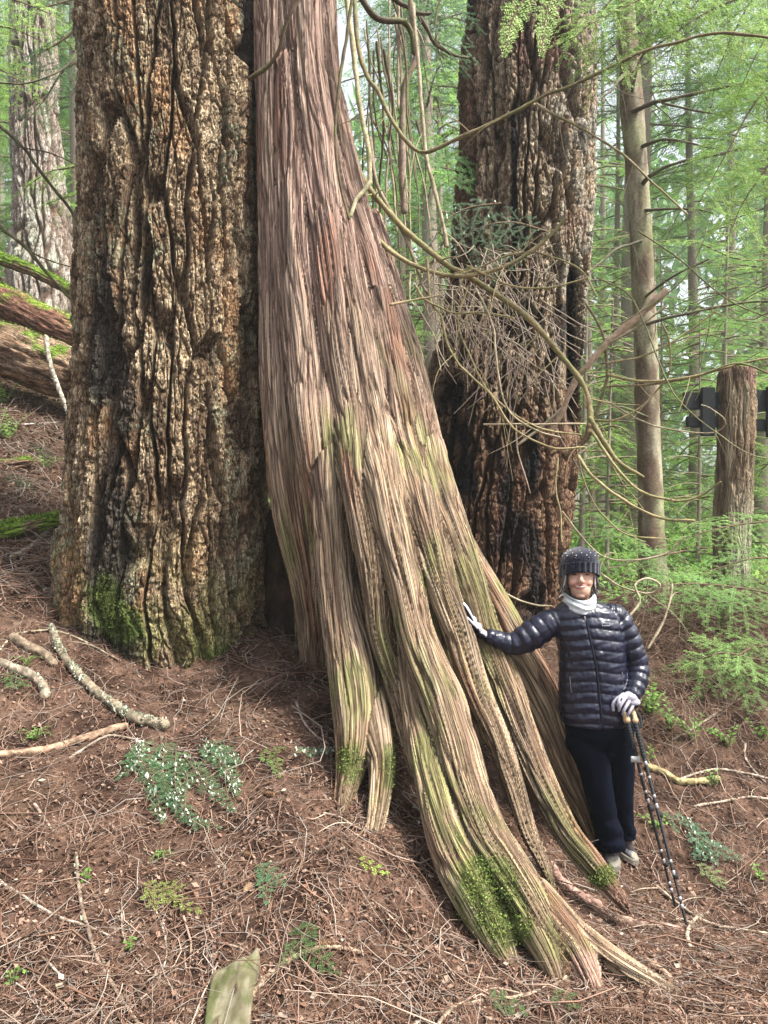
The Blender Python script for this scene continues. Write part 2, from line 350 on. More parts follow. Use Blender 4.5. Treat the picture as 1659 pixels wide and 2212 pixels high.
def bits(x, y, z, size, cols, tilt=.45, aspect=.55):
    n = len(x); yaw = rng.random(n)*6.283; tx = rng.normal(size=n)*tilt; ty = rng.normal(size=n)*tilt
    a = np.stack([np.cos(yaw), np.sin(yaw), tx], -1)*size[:, None]; c = np.stack([-np.sin(yaw), np.cos(yaw), ty], -1)*(size*aspect)[:, None]
    p = np.stack([x, y, z], -1); k = rng.random((n, 4, 1))*.5+.7
    V = np.stack([p-a, p-c, p+a, p+c], 1); V = p[:, None] + (V-p[:, None])*k
    return V.reshape(-1, 3), np.arange(n*4).reshape(-1, 4), np.repeat(cols, 4, axis=0)
x, y = scatter_xy(90000, 1.9, 10); s = .0035+.0115*rng.random(len(x))**2
LF = [(.34, .20, .14), (.22, .12, .08), (.42, .27, .20), (.10, .055, .04), (.46, .32, .24), (.14, .08, .055), (.28, .17, .12), (.09, .05, .035)]
V, Q, c = bits(x, y, gz(x, y)+.002+.016*rng.random(len(x)), s, palette(len(x), LF))
n = 26000; y2 = 4.6*(16/4.6)**rng.random(n); x2 = -y2*(.20+.38*rng.random(n)); v2, q2, c2 = bits(x2, y2, gz(x2, y2)+.004+.03*rng.random(n), .008+.02*rng.random(n)**2, palette(n, LF))
Q = np.vstack([Q, q2+len(V)]); V = np.vstack([V, v2]); c = np.vstack([c, c2])
o = add("leaf_litter", V, Q, M_litter, col=c, smooth=False); describe(o, "brown leaf and bark crumbs covering the forest floor", "leaf litter", kind="stuff")
x, y = scatter_xy(260, 2.0, 6.5); s = .006+.014*rng.random(len(x))**2
V, Q, c = bits(x, y, gz(x, y)+.022, s, palette(len(x), [(.58, .45, .33), (.62, .55, .42), (.5, .36, .26), (.66, .6, .5)]), .3, .7)
o = add("pale_leaf_litter", V, Q, M_litter, col=c, smooth=False); describe(o, "scattered pale dry leaf flakes on the brown forest floor", "pale leaf litter", kind="stuff")

# ------------------------------------------------------------------ furrowed fir trunks
def fir_trunk(rows, Yc, z0, z1, nu, nz, seed, furrow=.05, flake=.011, cell=(.024, .032), flare=0.0, paint=None, finer=True):
    """rows: photo y, centre x, half width (px) at distance Yc"""
    rows = np.array(rows, float); zr = CZ + (1106-rows[:, 0])/F*Yc; o = np.argsort(zr)
    z = np.linspace(z0, z1, nz); cx = np.interp(z, zr[o], ((rows[:, 1]-829.5)/F*Yc)[o]); r = np.interp(z, zr[o], (rows[:, 2]/F*Yc*.985)[o])
    tq = np.arange(nu)/nu; th = math.pi/2 + 2*math.pi*tq + .45*np.sin(2*math.pi*tq)      # finer towards the near side
    TH, Z = np.meshgrid(th, z); R = np.repeat(r[:, None], nu, 1); u = (TH-math.pi/2)*r.mean(); s = seed
    w = .075*fbm(u*2.2, Z*1.0, 0*u, 3, s) + .014*noise(u*14, Z*7, 0*u, s+1); uu = u+w
    a1, a2, pc1 = vor(uu/.115, (Z+.10*noise(u*9, Z*2, 0*u, s+2))/.95, s+2); b1, b2, pc2 = vor(uu/.05+3, (Z+.04*noise(u*20, Z*5, 0*u, s+3))/.30, s+3); n3 = np.abs(noise(uu/.03, Z/.10, 0*u+.5, s+4))
    f1 = 1-sstep(.04, .24, a2-a1); f2 = 1-sstep(.03, .15, b2-b1); f3 = 1-sstep(0, .2, n3)
    d1, d2, c = vor((uu+.01*noise(u*60, Z*60, 0*u, s+5))/cell[0], (Z+.012*noise(u*50, Z*50, 0*u, s+6))/cell[1], s+7)
    e1, e2, c2 = vor(uu/(cell[0]*2.6)+5, Z/(cell[1]*3.4), s+8)
    lump = fbm(u/.30, Z/.8, 0*u, 3, s+9)
    pit = sstep(.12, .32, noise(uu*42, Z*26, 0*u, s+12))*finer; crumb = np.abs(noise(u*75, Z*55, 0*u, s+13))
    h = .02*lump + .034*(pc1-.5) + .018*(pc2-.5) - furrow*f1 - .26*furrow*f2*(1-.5*f1) - .006*f3 + flake*(c-.5) + flake*1.1*(c2-.5) - .004*(1-sstep(0, .18, d2-d1))
    h += .007*fbm(u*70, Z*60, 0*u, 2, s+10) - .010*pit + .006*crumb*finer
    if flare:
        low = sstep(z0+1.5, z0+.2, Z); R = R*(1+flare*low*(.55*np.sin(TH*5+1.3)+.5*np.sin(TH*3-.6)+.5*lump))
    X = cx[:, None]+(R+h)*np.cos(TH); Y = Yc+(R+h)*np.sin(TH)
    V = np.stack([X, Y, Z], -1).reshape(-1, 3)
    i = np.arange(nz-1)[:, None]*nu; j = np.arange(nu)[None]; k = (j+1) % nu
    Q = np.stack([i+j, i+k, i+nu+k, i+nu+j], -1).reshape(-1, 4)
    px = X/Y*F+829.5; py = 1106-(Z-CZ)/Y*F
    C = paint(px, py, u, Z, c, c2, f1, f2, lump, s)
    C = mix(C, np.array(C)*np.array((.45, .36, .3)), .6*pit)
    return V, Q, C.reshape(-1, 3), np.stack([uu, Z, 0*u+seed], -1).reshape(-1, 3)
def paint_fir(px, py, u, Z, c, c2, f1, f2, lump, s):
    C = mix((.42, .30, .18), (.64, .51, .34), sstep(.15, .9, c))
    C = mix(C, (.17, .105, .065), sstep(.55, .9, c2)*.75); C = mix(C, (.13, .08, .05), .75*sstep(.12, .4, fbm(u*6, Z*1.6, 0*u, 3, s+41)))
    C = mix(C, (.50, .29, .15), sstep(.05, .4, fbm(u*3, Z*1.3, 0*u, 3, s+30))*.7)                      # orange inner bark
    C = mix(C, (.33, .36, .24), sstep(.05, .4, fbm(u*3.3+9, Z*2.0, 0*u, 3, s+31))*.6*sstep(.3, .7, c)) # grey-green lichen
    C = mix(C, (.12, .075, .05), .65*f1); C = mix(C, (.15, .095, .06), .5*f2)
    g = sstep(1050, 1400, py)*sstep(-.35, .35, fbm(u*4, Z*4, 0*u, 3, s+32)); C = mix(C, (.27, .26, .10), .7*g)
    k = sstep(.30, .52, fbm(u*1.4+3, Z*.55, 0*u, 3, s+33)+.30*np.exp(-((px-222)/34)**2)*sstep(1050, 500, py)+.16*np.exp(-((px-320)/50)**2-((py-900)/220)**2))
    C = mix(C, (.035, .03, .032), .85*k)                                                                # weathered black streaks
    m = np.exp(-((px-225)/38)**2-((py-1300)/55)**2)+np.exp(-((px-275)/40)**2-((py-1355)/40)**2)+.7*np.exp(-((px-500)/90)**2-((py-1420)/50)**2)
    C = mix(C, (.12, .17, .04), .85*sstep(.15, .7, m+.35*noise(u*14, Z*14, 0*u, s+34)))
    return C
fir = empty("douglas_fir", (P(370, 1400, 5.0)[0], 5.0, .62), "huge old fir with deeply furrowed tan flaky bark, left of the leaning cedar", "tree")
rows = [(-700, 362, 192), (0, 365, 191), (400, 371, 195), (700, 370, 200), (1000, 365, 211), (1150, 358, 220), (1280, 355, 230), (1400, 360, 236), (1550, 366, 248), (1800, 366, 255)]
V, Q, C, FL = fir_trunk(rows, 5.0, .25, 6.3, 820, 1050, 100, furrow=.085, flake=.009, flare=.10, paint=paint_fir)
add("trunk", V, Q, M_fir, fir, col=C, flo=FL)

def leafy_moss(V, N, W, n, size, cols, spread=.004):
    n = int(n*.8); size = size*.66
    """small tufts growing on a surface where the weight W is high"""
    p = W/W.sum(); i = rng.choice(len(V), n, p=p); k = len(i)
    q = V[i] + N[i]*(spread*rng.random((k, 1))) + rng.normal(size=(k, 3))*.004
    d = N[i]+rng.normal(size=(k, 3))*1.0; d /= np.linalg.norm(d, axis=1)[:, None]; sd = np.cross(d, rng.normal(size=(k, 3))); sd /= np.linalg.norm(sd, axis=1)[:, None]
    s = size*(.5+rng.random((k, 1)))
    Q4 = np.stack([q, q+d*s*.6+sd*s*.35, q+d*s*1.2, q+d*s*.6-sd*s*.35], 1)
    return Q4.reshape(-1, 3), np.arange(k*4).reshape(-1, 4), np.repeat(palette(k, cols, .35), 4, axis=0)
N = normals(V, Q); px = V[:, 0]/V[:, 1]*F+829.5; py = 1106-(V[:, 2]-CZ)/V[:, 1]*F
MG = [(.11, .16, .035), (.16, .22, .05), (.07, .10, .03), (.22, .26, .08)]
for W, k in ((np.exp(-((px-225)/34)**2-((py-1300)/50)**2)+.8*np.exp(-((px-262)/30)**2-((py-1350)/34)**2), 4600), (np.exp(-((px-500)/80)**2-((py-1430)/50)**2), 1500)):
    W = (W*(W > .12)+1e-12)*(N[:, 1] < .2); a, q, c = leafy_moss(V, N, W, k, .010, MG); add("moss", a, q, M_moss, fir, col=c, smooth=False)

def paint_charred(px, py, u, Z, c, c2, f1, f2, lump, s):
    C = mix((.38, .27, .18), (.58, .46, .32), sstep(.2, .9, c))
    C = mix(C, (.44, .44, .37), sstep(1130, 1230, px)*sstep(1000, 600, py)*.65*sstep(.2, .7, c2))
    C = mix(C, (.34, .16, .12), sstep(.1, .5, fbm(u*3, Z*.8, 0*u, 3, s+30))*.6)
    C = mix(C, (.20, .085, .05), sstep(1060, 1000, px)*sstep(800, 300, py)*.75)
    burn = sstep(640, 1000, py+60*noise(u*3, Z*2, 0*u, s+40))
    C = mix(C, mix((.16, .075, .045), (.25, .15, .09), c), .9*burn)
    k = sstep(.28, .5, fbm(u*2.2, Z*.8, 0*u, 3, s+33)+.22*burn) ; C = mix(C, (.022, .02, .024), .92*k)
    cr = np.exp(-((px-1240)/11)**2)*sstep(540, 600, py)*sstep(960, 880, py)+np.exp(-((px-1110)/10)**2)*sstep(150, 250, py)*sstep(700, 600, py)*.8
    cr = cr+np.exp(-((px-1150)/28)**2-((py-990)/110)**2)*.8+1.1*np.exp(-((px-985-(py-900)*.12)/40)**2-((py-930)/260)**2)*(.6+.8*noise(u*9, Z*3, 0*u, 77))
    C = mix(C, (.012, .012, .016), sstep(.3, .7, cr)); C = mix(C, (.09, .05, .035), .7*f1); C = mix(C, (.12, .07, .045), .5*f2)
    return C
fb = empty("charred_fir", (P(1090, 1330, 6.5)[0], 6.5, .75), "massive fire-scarred fir behind the leaning cedar, bark blackened near its base", "tree")
rows = [(-900, 1150, 128), (0, 1147, 138), (200, 1137, 149), (400, 1132, 149), (600, 1118, 150), (800, 1090, 162), (1000, 1072, 172), (1300, 1045, 176), (1600, 1030, 190)]
V, Q, C, FL = fir_trunk(rows, 6.5, .3, 8.6, 620, 900, 300, furrow=.10, flake=.012, cell=(.03, .04), flare=.1, paint=paint_charred)
# the long black cleft on the right side of the trunk
px = V[:, 0]/V[:, 1]*F+829.5; py = 1106-(V[:, 2]-CZ)/V[:, 1]*F; fr_ = V[:, 1] < 6.5
cl = np.exp(-((px-1240)/12)**2)*sstep(540, 620, py)*sstep(960, 880, py)*fr_; V[:, 1] += .22*cl
cl = np.exp(-((px-1078)/12)**2)*sstep(700, 500, py)*fr_; V[:, 1] += .12*cl
add("trunk", V, Q, M_fir, fb, col=C, flo=FL)

def paint_pale(px, py, u, Z, c, c2, f1, f2, lump, s):
    C = mix((.42, .34, .28), (.62, .57, .49), sstep(.1, .9, c2)); C = mix(C, (.45, .52, .38), .5*sstep(0, .4, fbm(u*2, Z, 0*u, 3, s)))
    return mix(C, (.20, .12, .085), .9*np.maximum(f1, .8*f2))
for i, (rows, Y, z0, z1, lab) in enumerate((
    ([(-300, 62, 44), (250, 75, 50), (450, 88, 58), (560, 92, 68), (640, 95, 78), (800, 95, 85)], 11.0, 3.6, 12, "pale furrowed fir on the slope behind the mossy fallen logs"),)):
    e = empty("background_fir", (P(rows[2][1], 640, Y)[0], Y, 4.4), lab, "tree")
    V, Q, C, FL = fir_trunk(rows, Y, z0, z1, 150, 420, 500+i, furrow=.07, flake=.01, cell=(.08, .1), flare=.1, paint=paint_pale, finer=0)
    add("trunk", V, Q, M_fir, e, col=C, flo=FL)

# ------------------------------------------------------------------ the leaning cedar
CORE = np.array([(612, -420, 5.1, 70), (630, 0, 5.0, 80), (645, 200, 4.96, 88), (666, 350, 4.92, 98), (690, 480, 4.88, 112), (712, 600, 4.84, 125), (735, 740, 4.78, 137), (770, 900, 4.7, 150), (815, 1080, 4.62, 165), (870, 1280, 4.55, 180), (930, 1480, 4.5, 170)], float)
def coreY(px, py, r):
    c = [np.interp(py, CORE[:, 1], CORE[:, k]) for k in (0, 2, 3)]; off = px-c[0]
    return c[1] - (math.sqrt(max(c[2]**2-off**2, (.12*c[2])**2)) - .50*r)/F*c[1]
def lobe(rows, step=.035):
    out = []
    for q in rows:
        if len(q) == 3: px, py, rp = q; Y = coreY(px, py, rp)
        else: px, py, rp, Y = q
        if Y <= 0: p = G(px, py, -Y); Y = p[1]; out.append((*p, rp/F*Y))
        else: out.append((*P(px, py, Y), rp/F*Y))
    return spline(out, step)
LB = [
 [(a[0], a[1], a[3], a[2]) for a in CORE],
 [(584, -420, 34), (588, 0, 40), (592, 200, 42), (602, 420, 44), (608, 640, 48), (616, 860, 54, 4.6), (637, 1080, 55, 4.5), (668, 1260, 40, 4.48), (682, 1400, 33, 4.53), (688, 1480, 34, 4.6)],
 [(608, 560, 26, 4.8), (602, 760, 26, 4.72), (614, 920, 30, 4.66), (632, 1080, 28, 4.6), (648, 1230, 20, 4.6), (655, 1400, 15, 4.65), (657, 1460, 14, 4.66)],
 [(628, 150, 40), (640, 380, 50), (655, 600, 54), (668, 780, 56), (684, 940, 54, 4.3), (700, 1100, 42, 4.26), (706, 1240, 30, 4.33), (705, 1400, 26, 4.5), (705, 1470, 26, 4.55)],
 [(650, -420, 44), (660, 100, 48), (685, 350, 54), (712, 560, 56), (735, 740, 54), (757, 900, 50), (775, 1040, 42, 4.05), (798, 1180, 32, 3.86), (812, 1290, 24, 3.78), (820, 1362, 21, 3.74), (842, 1440, 20, 3.68), (864, 1512, 19, 3.6), (885, 1590, 22, 3.5), (905, 1660, 24, 3.38)],
 [(698, 900, 44), (714, 1080, 42, 4.14), (728, 1230, 40, 4.0), (744, 1340, 42, 3.9), (762, 1440, 48, 3.8), (770, 1520, 50, 3.68), (768, 1600, 44, 3.54), (755, 1680, 30, 3.42), (742, 1740, 22, 3.3), (735, 1790, 14, 3.2)],
 [(778, 1440, 34, 3.82), (796, 1520, 40, 3.68), (816, 1600, 36, 3.52), (826, 1660, 28, 3.4), (818, 1740, 23, 3.25), (805, 1810, 18, 3.12), (800, 1860, 13, 3.05)],
 [(686, -420, 30), (694, 50, 34), (716, 260, 38), (752, 430, 42), (784, 560, 46), (815, 680, 46), (846, 820, 44), (878, 960, 44), (908, 1080, 44, 4.2), (945, 1200, 40, 4.1)],
 [(730, 480, 40), (752, 640, 50), (775, 800, 54), (800, 940, 52), (826, 1060, 48, 3.98), (855, 1180, 42, 3.84), (878, 1270, 36, 3.76), (898, 1362, 36, 3.68), (925, 1440, 40, 3.58), (955, 1512, 44, 3.48), (980, 1593, 46, 3.36), (1008, 1695, 47, 3.2), (1045, 1797, 48, 3.04), (1085, 1865, 50, 2.95), (1128, 1933, 50, 2.86), (1168, 2001, 44, 2.78), (1203, 2052, 36, 2.72), (1228, 2090, 26, 2.67)],
 [(868, 1380, 16, 3.76), (880, 1460, 24, 3.64), (894, 1530, 30, 3.53), (914, 1600, 38, 3.42), (938, 1695, 42, 3.24), (966, 1797, 50, 3.08), (994, 1865, 56, 2.99), (1028, 1933, 54, 2.89), (1060, 2001, 46, 2.81), (1086, 2052, 34, 2.75), (1112, 2095, 20, 2.69)],
 [(1110, 1930, 46, 2.9), (1150, 2000, 40, 2.78), (1182, 2060, 33, 2.7), (1202, 2110, 27, 2.64), (1214, 2155, 16, 2.6)],
 [(1140, 1930, 46, 2.9), (1195, 1995, 40, 2.79), (1238, 2050, 36, 2.71), (1266, 2105, 36, 2.64), (1284, 2150, 30, 2.585), (1296, 2185, 20, 2.55)],
 [(1160, 1930, 38, 2.9), (1230, 1990, 26, 2.8), (1290, 2045, 25, 2.72), (1350, 2090, 27, 2.65), (1410, 2125, 24, 2.6), (1460, 2155, 20, 2.56), (1510, 2190, 12, 2.53)],
 [(785, 520, 40), (812, 680, 48), (842, 840, 52), (872, 980, 50), (902, 1100, 44, 3.98), (935, 1210, 38, 3.86), (962, 1290, 31, 3.78), (988, 1362, 28, 3.72), (1008, 1430, 27, 3.66), (1036, 1512, 26, 3.56), (1072, 1593, 25, 3.46), (1108, 1695, 22, 3.32), (1140, 1797, 19, 3.2), (1173, 1865, 16, 3.1), (1192, 1920, 10, 3.02)],
 [(850, 680, 36), (884, 820, 42), (915, 960, 46), (945, 1080, 46, 4.1), (985, 1200, 42, 4.0), (1018, 1290, 36, 3.93), (1044, 1370, 32, 3.88), (1072, 1440, 32, 3.82), (1100, 1512, 33, 3.75), (1130, 1593, 32, 3.67), (1172, 1695, 31, 3.54), (1224, 1797, 30, 3.4), (1278, 1865, 29, 3.3), (1325, 1925, 22, 3.22), (1352, 1960, 12, 3.18)],
 [(800, 480, 28), (832, 600, 32), (862, 720, 34), (888, 850, 38), (912, 980, 42), (945, 1100, 45), (992, 1210, 48, 4.3), (1040, 1300, 50, 4.22), (1088, 1385, 50, 4.14), (1132, 1460, 50, 4.08), (1168, 1525, 48, 4.04), (1202, 1600, 44, 3.99), (1236, 1680, 38, 3.94), (1264, 1745, 28, 3.9), (1285, 1810, 16, 3.86)],
]
for i_ in (4, 5, 8, 13, 14, 15):
    LB[i_] = [(q[0], q[1], q[2]*(1+.20*math.exp(-((q[1]-1380)/230)**2)), *q[3:]) for q in LB[i_]]
lobes = [lobe(r) for r in LB]; bg_ = Bag()
for i, c in enumerate(lobes): v, q = tube(c, 20); bg_.put(v, q)
V, Q, _ = bg_.get(); V, Q, N = fuse(V, Q, .0078, 4, .6)
u, v, sid, T, ang = flow(V, lobes)
k = sid*3.7
wv = .03*noise(u*5, v*1.2, k, 50) + .005*noise(u*25, v*4, k, 51); uu = u+wv
g1 = np.abs(noise(uu/.06, v/1.0, k, 52)); c1 = 1-sstep(0, .12, g1)
e1, e2, ec = vor(uu/.038+k*7, (v+.03*noise(u*30, v*3, k, 58))/.55+k*3, 53); c2 = 1-sstep(.02, .2, e2-e1)
z = V[:, 2]; h = -.013*c1 - .010*c2 + .010*(ec-.5) + .012*noise(uu/.11, v/.9, k, 56) + .004*noise(uu/.016, v/.4, k, 57)
V = V + N*h[:, None]; FL = np.c_[uu, v, k]
hi = sstep(1.3, 3.2, z+.25*noise(u*3, v*1.5, k, 60))
C = mix((.42, .31, .19), (.43, .29, .235), hi)
st = noise(uu/.03, v/.6, k, 57)
C = mix(C, (.47, .35, .27), .6*sstep(.05, .45, st)); C = mix(C, (.25, .155, .115), .55*sstep(.05, .5, -st))
C = mix(C, (.25, .29, .09), .6*sstep(.12, .5, fbm(V[:, 0]*4, V[:, 1]*4, V[:, 2]*1.2, 3, 61)+.12)*sstep(3.3, 1.8, z))            # algae green
C = mix(C, (.33, .15, .095), .6*sstep(.18, .5, fbm(u*6, v*1.3, k, 3, 62)))                                  # red bark strips
C = mix(C, np.array((.56, .46, .33)), .35*sstep(.6, 1, ec)); C = mix(C, (.20, .12, .085), .6*np.maximum(c1, c2))
# worn pink wood on the root ends
px = V[:, 0]/V[:, 1]*F+829.5; py = 1106-(V[:, 2]-CZ)/V[:, 1]*F
C = mix(C, (.52, .33, .25), sstep(2045, 2075, py)*sstep(1215, 1245, px)*(sid == 11))
C = mix(C, (.50, .38, .26), .8*sstep(2040, 2100, py)*(sid == 12))
C = mix(C, (.42, .24, .18), .7*sstep(1880, 1930, py)*(sid == 14)); 
mz = (np.exp(-((px-1075)/62)**2-((py-1930)/75)**2)+np.exp(-((px-1030)/45)**2-((py-1900)/60)**2)+.9*np.exp(-((px-1095)/60)**2-((py-2010)/40)**2)+.9*np.exp(-((px-755)/28)**2-((py-1650)/55)**2)+.8*np.exp(-((px-840)/22)**2-((py-1660)/60)**2)
      +1.1*np.exp(-((px-1302)/30)**2-((py-1895)/26)**2)+.5*np.exp(-((px-990)/20)**2-((py-1780)/60)**2)+.35*np.exp(-((px-860)/16)**2-((py-1350)/60)**2)+.3*np.exp(-((px-1000)/10)**2-((py-1450)/60)**2))
mm = sstep(.42, .7, mz+.9*fbm(V[:, 0]*13, V[:, 1]*13, V[:, 2]*13, 3, 63)); C = mix(C, (.15, .19, .05), .75*sstep(.1, .7, mz+.4*noise(V[:, 0]*22, V[:, 1]*22, V[:, 2]*22, 63)))
ced = empty("leaning_cedar", (P(900, 1500, 4.3)[0], 4.3, .5), "great leaning cedar with stringy red-brown bark and fluted mossy roots", "tree")
add("trunk", V, Q, M_cedar, ced, col=C, flo=FL)
hb = Bag()  # filler lobes added in the fir-cedar gap, coloured near-black for the hollow's shade
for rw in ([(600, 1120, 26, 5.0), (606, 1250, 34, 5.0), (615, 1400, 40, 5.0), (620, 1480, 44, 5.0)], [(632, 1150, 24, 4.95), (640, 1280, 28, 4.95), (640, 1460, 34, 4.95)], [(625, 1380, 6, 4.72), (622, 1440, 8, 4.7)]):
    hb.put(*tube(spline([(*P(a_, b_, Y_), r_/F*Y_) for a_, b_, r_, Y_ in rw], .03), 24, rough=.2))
hv, hq, _ = hb.get(); add("hollow_shade", hv, hq, M_bark, ced, col=mix((.030, .020, .014), (.075, .045, .03), sstep(0, .4, fbm(hv[:, 0]*12, hv[:, 1]*12, hv[:, 2]*4, 3, 5))), label="near-black filler added for the shade in the hollow beside the huge fir")
for cx, cy, rx, ry, k in ((1060, 1950, 110, 150, 5200), (755, 1650, 40, 90, 900), (840, 1660, 34, 90, 800), (1302, 1895, 50, 50, 900)):
    W = np.clip(mm*mz, 0, 1.2)*sstep(.1, .4, mz)*(N[:, 1] < .4)*(np.abs(px-cx) < rx)*(np.abs(py-cy) < ry)+1e-12
    a, q, c = leafy_moss(V, N, W, k, .010, MG+[(.25, .36, .10)], .008); add("moss", a, q, M_moss, ced, col=c, smooth=False)
# ------------------------------------------------------------------ needles, twigs, boughs
UP = np.array((0, 0, 1.))
def unit(a): return a/(np.linalg.norm(a, axis=-1, keepdims=True)+1e-12)
def twigset(S, D, U, L, dr):
    S = np.atleast_2d(S).astype(float); n = len(S); L = np.broadcast_to(np.asarray(L, float), (n,)).copy(); dr = np.broadcast_to(np.asarray(dr, float), (n,)).copy()
    return dict(S=S, D=unit(np.atleast_2d(D).astype(float)), U=unit(np.atleast_2d(U).astype(float)), L=L, dr=dr)
def at(t, i, s):
    L = t['L'][i]; q = (s/L)[:, None]; p = t['S'][i] + t['D'][i]*s[:, None] - UP*(t['dr'][i]*L)[:, None]*q*q
    d = unit(t['D'][i] - UP*(2*t['dr'][i])[:, None]*q); return p, d
def sub(t, spacing, ratio, ang=55, dr=.15, start=.08, jit=.3, tip=.25):
    k = np.maximum(2, (t['L']*(1-start)/spacing).astype(int)); i = np.repeat(np.arange(len(k)), k)
    j = np.arange(len(i)) - np.repeat(np.cumsum(k)-k, k); f = start+(1-start)*(j+.5*rng.random(len(i)))/k[i]
    p, d = at(t, i, f*t['L'][i]); sd = unit(np.cross(d, t['U'][i])); sg = np.where(j % 2 == 0, 1., -1.)[:, None]
    a = np.radians(ang+rng.normal(size=len(i))*10)[:, None]
    D = d*np.cos(a)+sd*sg*np.sin(a)+rng.normal(size=d.shape)*.10
    L = t['L'][i]*ratio*(tip+(1-tip)*np.sin(np.clip(1.15*(1-f), 0, 1)*1.45))*(1+jit*(rng.random(len(i))-.5))
    keep = rng.random(len(i)) > .06
    return twigset(p[keep], D[keep], (t['U'][i]+rng.normal(size=d.shape)*.15)[keep], L[keep], (dr*(.4+rng.random(len(i))))[keep])
def join(a, b): return {k: np.concatenate([a[k], b[k]]) for k in a}
def needles(t, spacing, nl, nw, col, jit=.25, lean=.45):
    k = np.maximum(2, (t['L']/spacing).astype(int)); i = np.repeat(np.arange(len(k)), k)
    j = np.arange(len(i)) - np.repeat(np.cumsum(k)-k, k); f = (j+.5)/k[i]
    p, d = at(t, i, f*t['L'][i]); sd = unit(np.cross(d, t['U'][i])); out = []
    for sg in (1, -1):
        n = len(i); e = unit(sd*sg+d*lean+t['U'][i]*.10+rng.normal(size=d.shape)*.12); w = unit(np.cross(e, t['U'][i]+rng.normal(size=d.shape)*.35))
        l = (nl*(1-.45*f**3)*(.75+.5*rng.random(n)))[:, None]; ww = nw*(.8+.4*rng.random(n))[:, None]
        out.append(np.stack([p-w*ww*.25, p+e*l*.55+w*ww*.5, p+e*l, p+e*l*.55-w*ww*.5], 1))
    V = np.concatenate(out); n = len(V); tc = np.array(col)*(1+jit*(rng.random((len(k), 1))*2-1)); C = np.concatenate([tc[i], tc[i]])
    C = C*(1+.15*(rng.random((n, 1))*2-1))
    return V.reshape(-1, 3), np.arange(n*4).reshape(-1, 4), np.repeat(C, 4, axis=0)
def stems(t, r, n=3, seg=3):
    m = len(t['L']); q = np.linspace(0, 1, seg+1); i = np.repeat(np.arange(m), seg+1); s = np.tile(q, m)*t['L'][i]
    p, d = at(t, i, s); sd = unit(np.cross(d, t['U'][i])); u = np.cross(sd, d); rr = (r*(1-.75*np.tile(q, m)))[:, None]
    V = np.stack([p+rr*(sd*math.cos(k*6.283/n)+u*math.sin(k*6.283/n)) for k in range(n)], 1).reshape(-1, 3)
    b0 = (np.arange(m)*(seg+1)*n)[:, None, None]; a = (np.arange(seg)*n)[None, :, None]; k = np.arange(n)[None, None]; k2 = (k+1) % n
    return V, np.stack([b0+a+k, b0+a+k2, b0+a+n+k2, b0+a+n+k], -1).reshape(-1, 4)
BRN = (.16, .11, .07)
def path_twigs(c, spacing, L, up, ang=60, dr=.2, tipL=.3):
    """side shoots along a curved stem c (rows x y z r)"""
    s = np.r_[0, np.cumsum(np.linalg.norm(np.diff(c[:, :3], axis=0), axis=1))]; n = max(4, int(s[-1]/spacing)); f = .06+.94*(np.arange(n)+.4*rng.random(n))/n
    p = np.stack([np.interp(f*s[-1], s, c[:, k]) for k in range(3)], -1); T, _, _ = frames(c[:, :3]); d = unit(np.stack([np.interp(f*s[-1], s, T[:, k]) for k in range(3)], -1))
    U = np.tile(unit(np.array(up, float)), (n, 1)); sd = unit(np.cross(d, U)); a = np.radians(ang+rng.normal(size=n)*9)[:, None]; sg = np.where(np.arange(n) % 2, 1., -1.)[:, None]
    D = d*np.cos(a)+sd*sg*np.sin(a); LL = L*(tipL+(1-tipL)*np.sin(np.clip((1-f)*1.3, 0, 1)*1.5))*(.75+.5*rng.random(n))
    t = twigset(p, D, U+rng.normal(size=D.shape)*.1, LL, dr*(.5+rng.random(n)))
    return join(t, twigset(c[-1, :3], d[-1], U[-1], L*.4, dr))
def bough(name, paths, label, cat, L=.28, spacing=.05, up=(0, -.25, 1), col=(.12, .24, .04), nl=.014, nw=.004, nsp=.005, dr=.25, second=True, rs=3, ground=False, lichen=0, group=None, subsp=.035, ratio=.33, mat=None):
    """paths: list of [(px, py, Y), ...]; a stem with flat sprays of needles"""
    cs = []
    for pth in paths:
        pts = [G(q[0], q[1], .03) if ground else P(*q) for q in pth]; r = rs/F*pts[0][1]
        cs.append(spline([(*p, r*(1-.8*i/(len(pts)-1))) for i, p in enumerate(pts)], .04))
    e = empty(name, cs[0][0, :3], label, cat, group); b = Bag(); nb = Bag(); lb = Bag()
    for c in cs:
        v, q = tube(c, 6); b.put(v, q, BRN)
        t = path_twigs(c, spacing, L, up, dr=dr); v, q = stems(t, .0022 if not ground else .0012); b.put(v, q, (.20, .15, .08))
        if second: t2 = sub(t, subsp, ratio, dr=.12); v, q = stems(t2, .0012); b.put(v, q, (.22, .18, .08)); t = join(t, t2)
        nb.put(*needles(t, nsp, nl, nw, col))
        if lichen:
            k = rng.integers(0, len(c), lichen); p = c[k, :3]+rng.normal(size=(lichen, 3))*.012
            i2 = rng.integers(0, len(t['L']), lichen); p2, _ = at(t, i2, t['L'][i2]*rng.random(lichen)*.7)
            p = np.vstack([p, p2+rng.normal(size=p2.shape)*.004]); lb.put(*bits(p[:, 0], p[:, 1], p[:, 2], .003+.005*rng.random(len(p)), palette(len(p), [(.34, .40, .33), (.27, .34, .26), (.42, .45, .38)], .1), 1.2, .8))
    add("stem", *b.get()[:2], M_twig, e, col=b.get()[2]); v, q, c = nb.get(); add("needles", v, q, mat or M_leaf, e, col=c, smooth=False)
    if lichen: v, q, c = lb.get(); add("lichen", v, q, M_lichen, e, col=c, smooth=False)
    return e

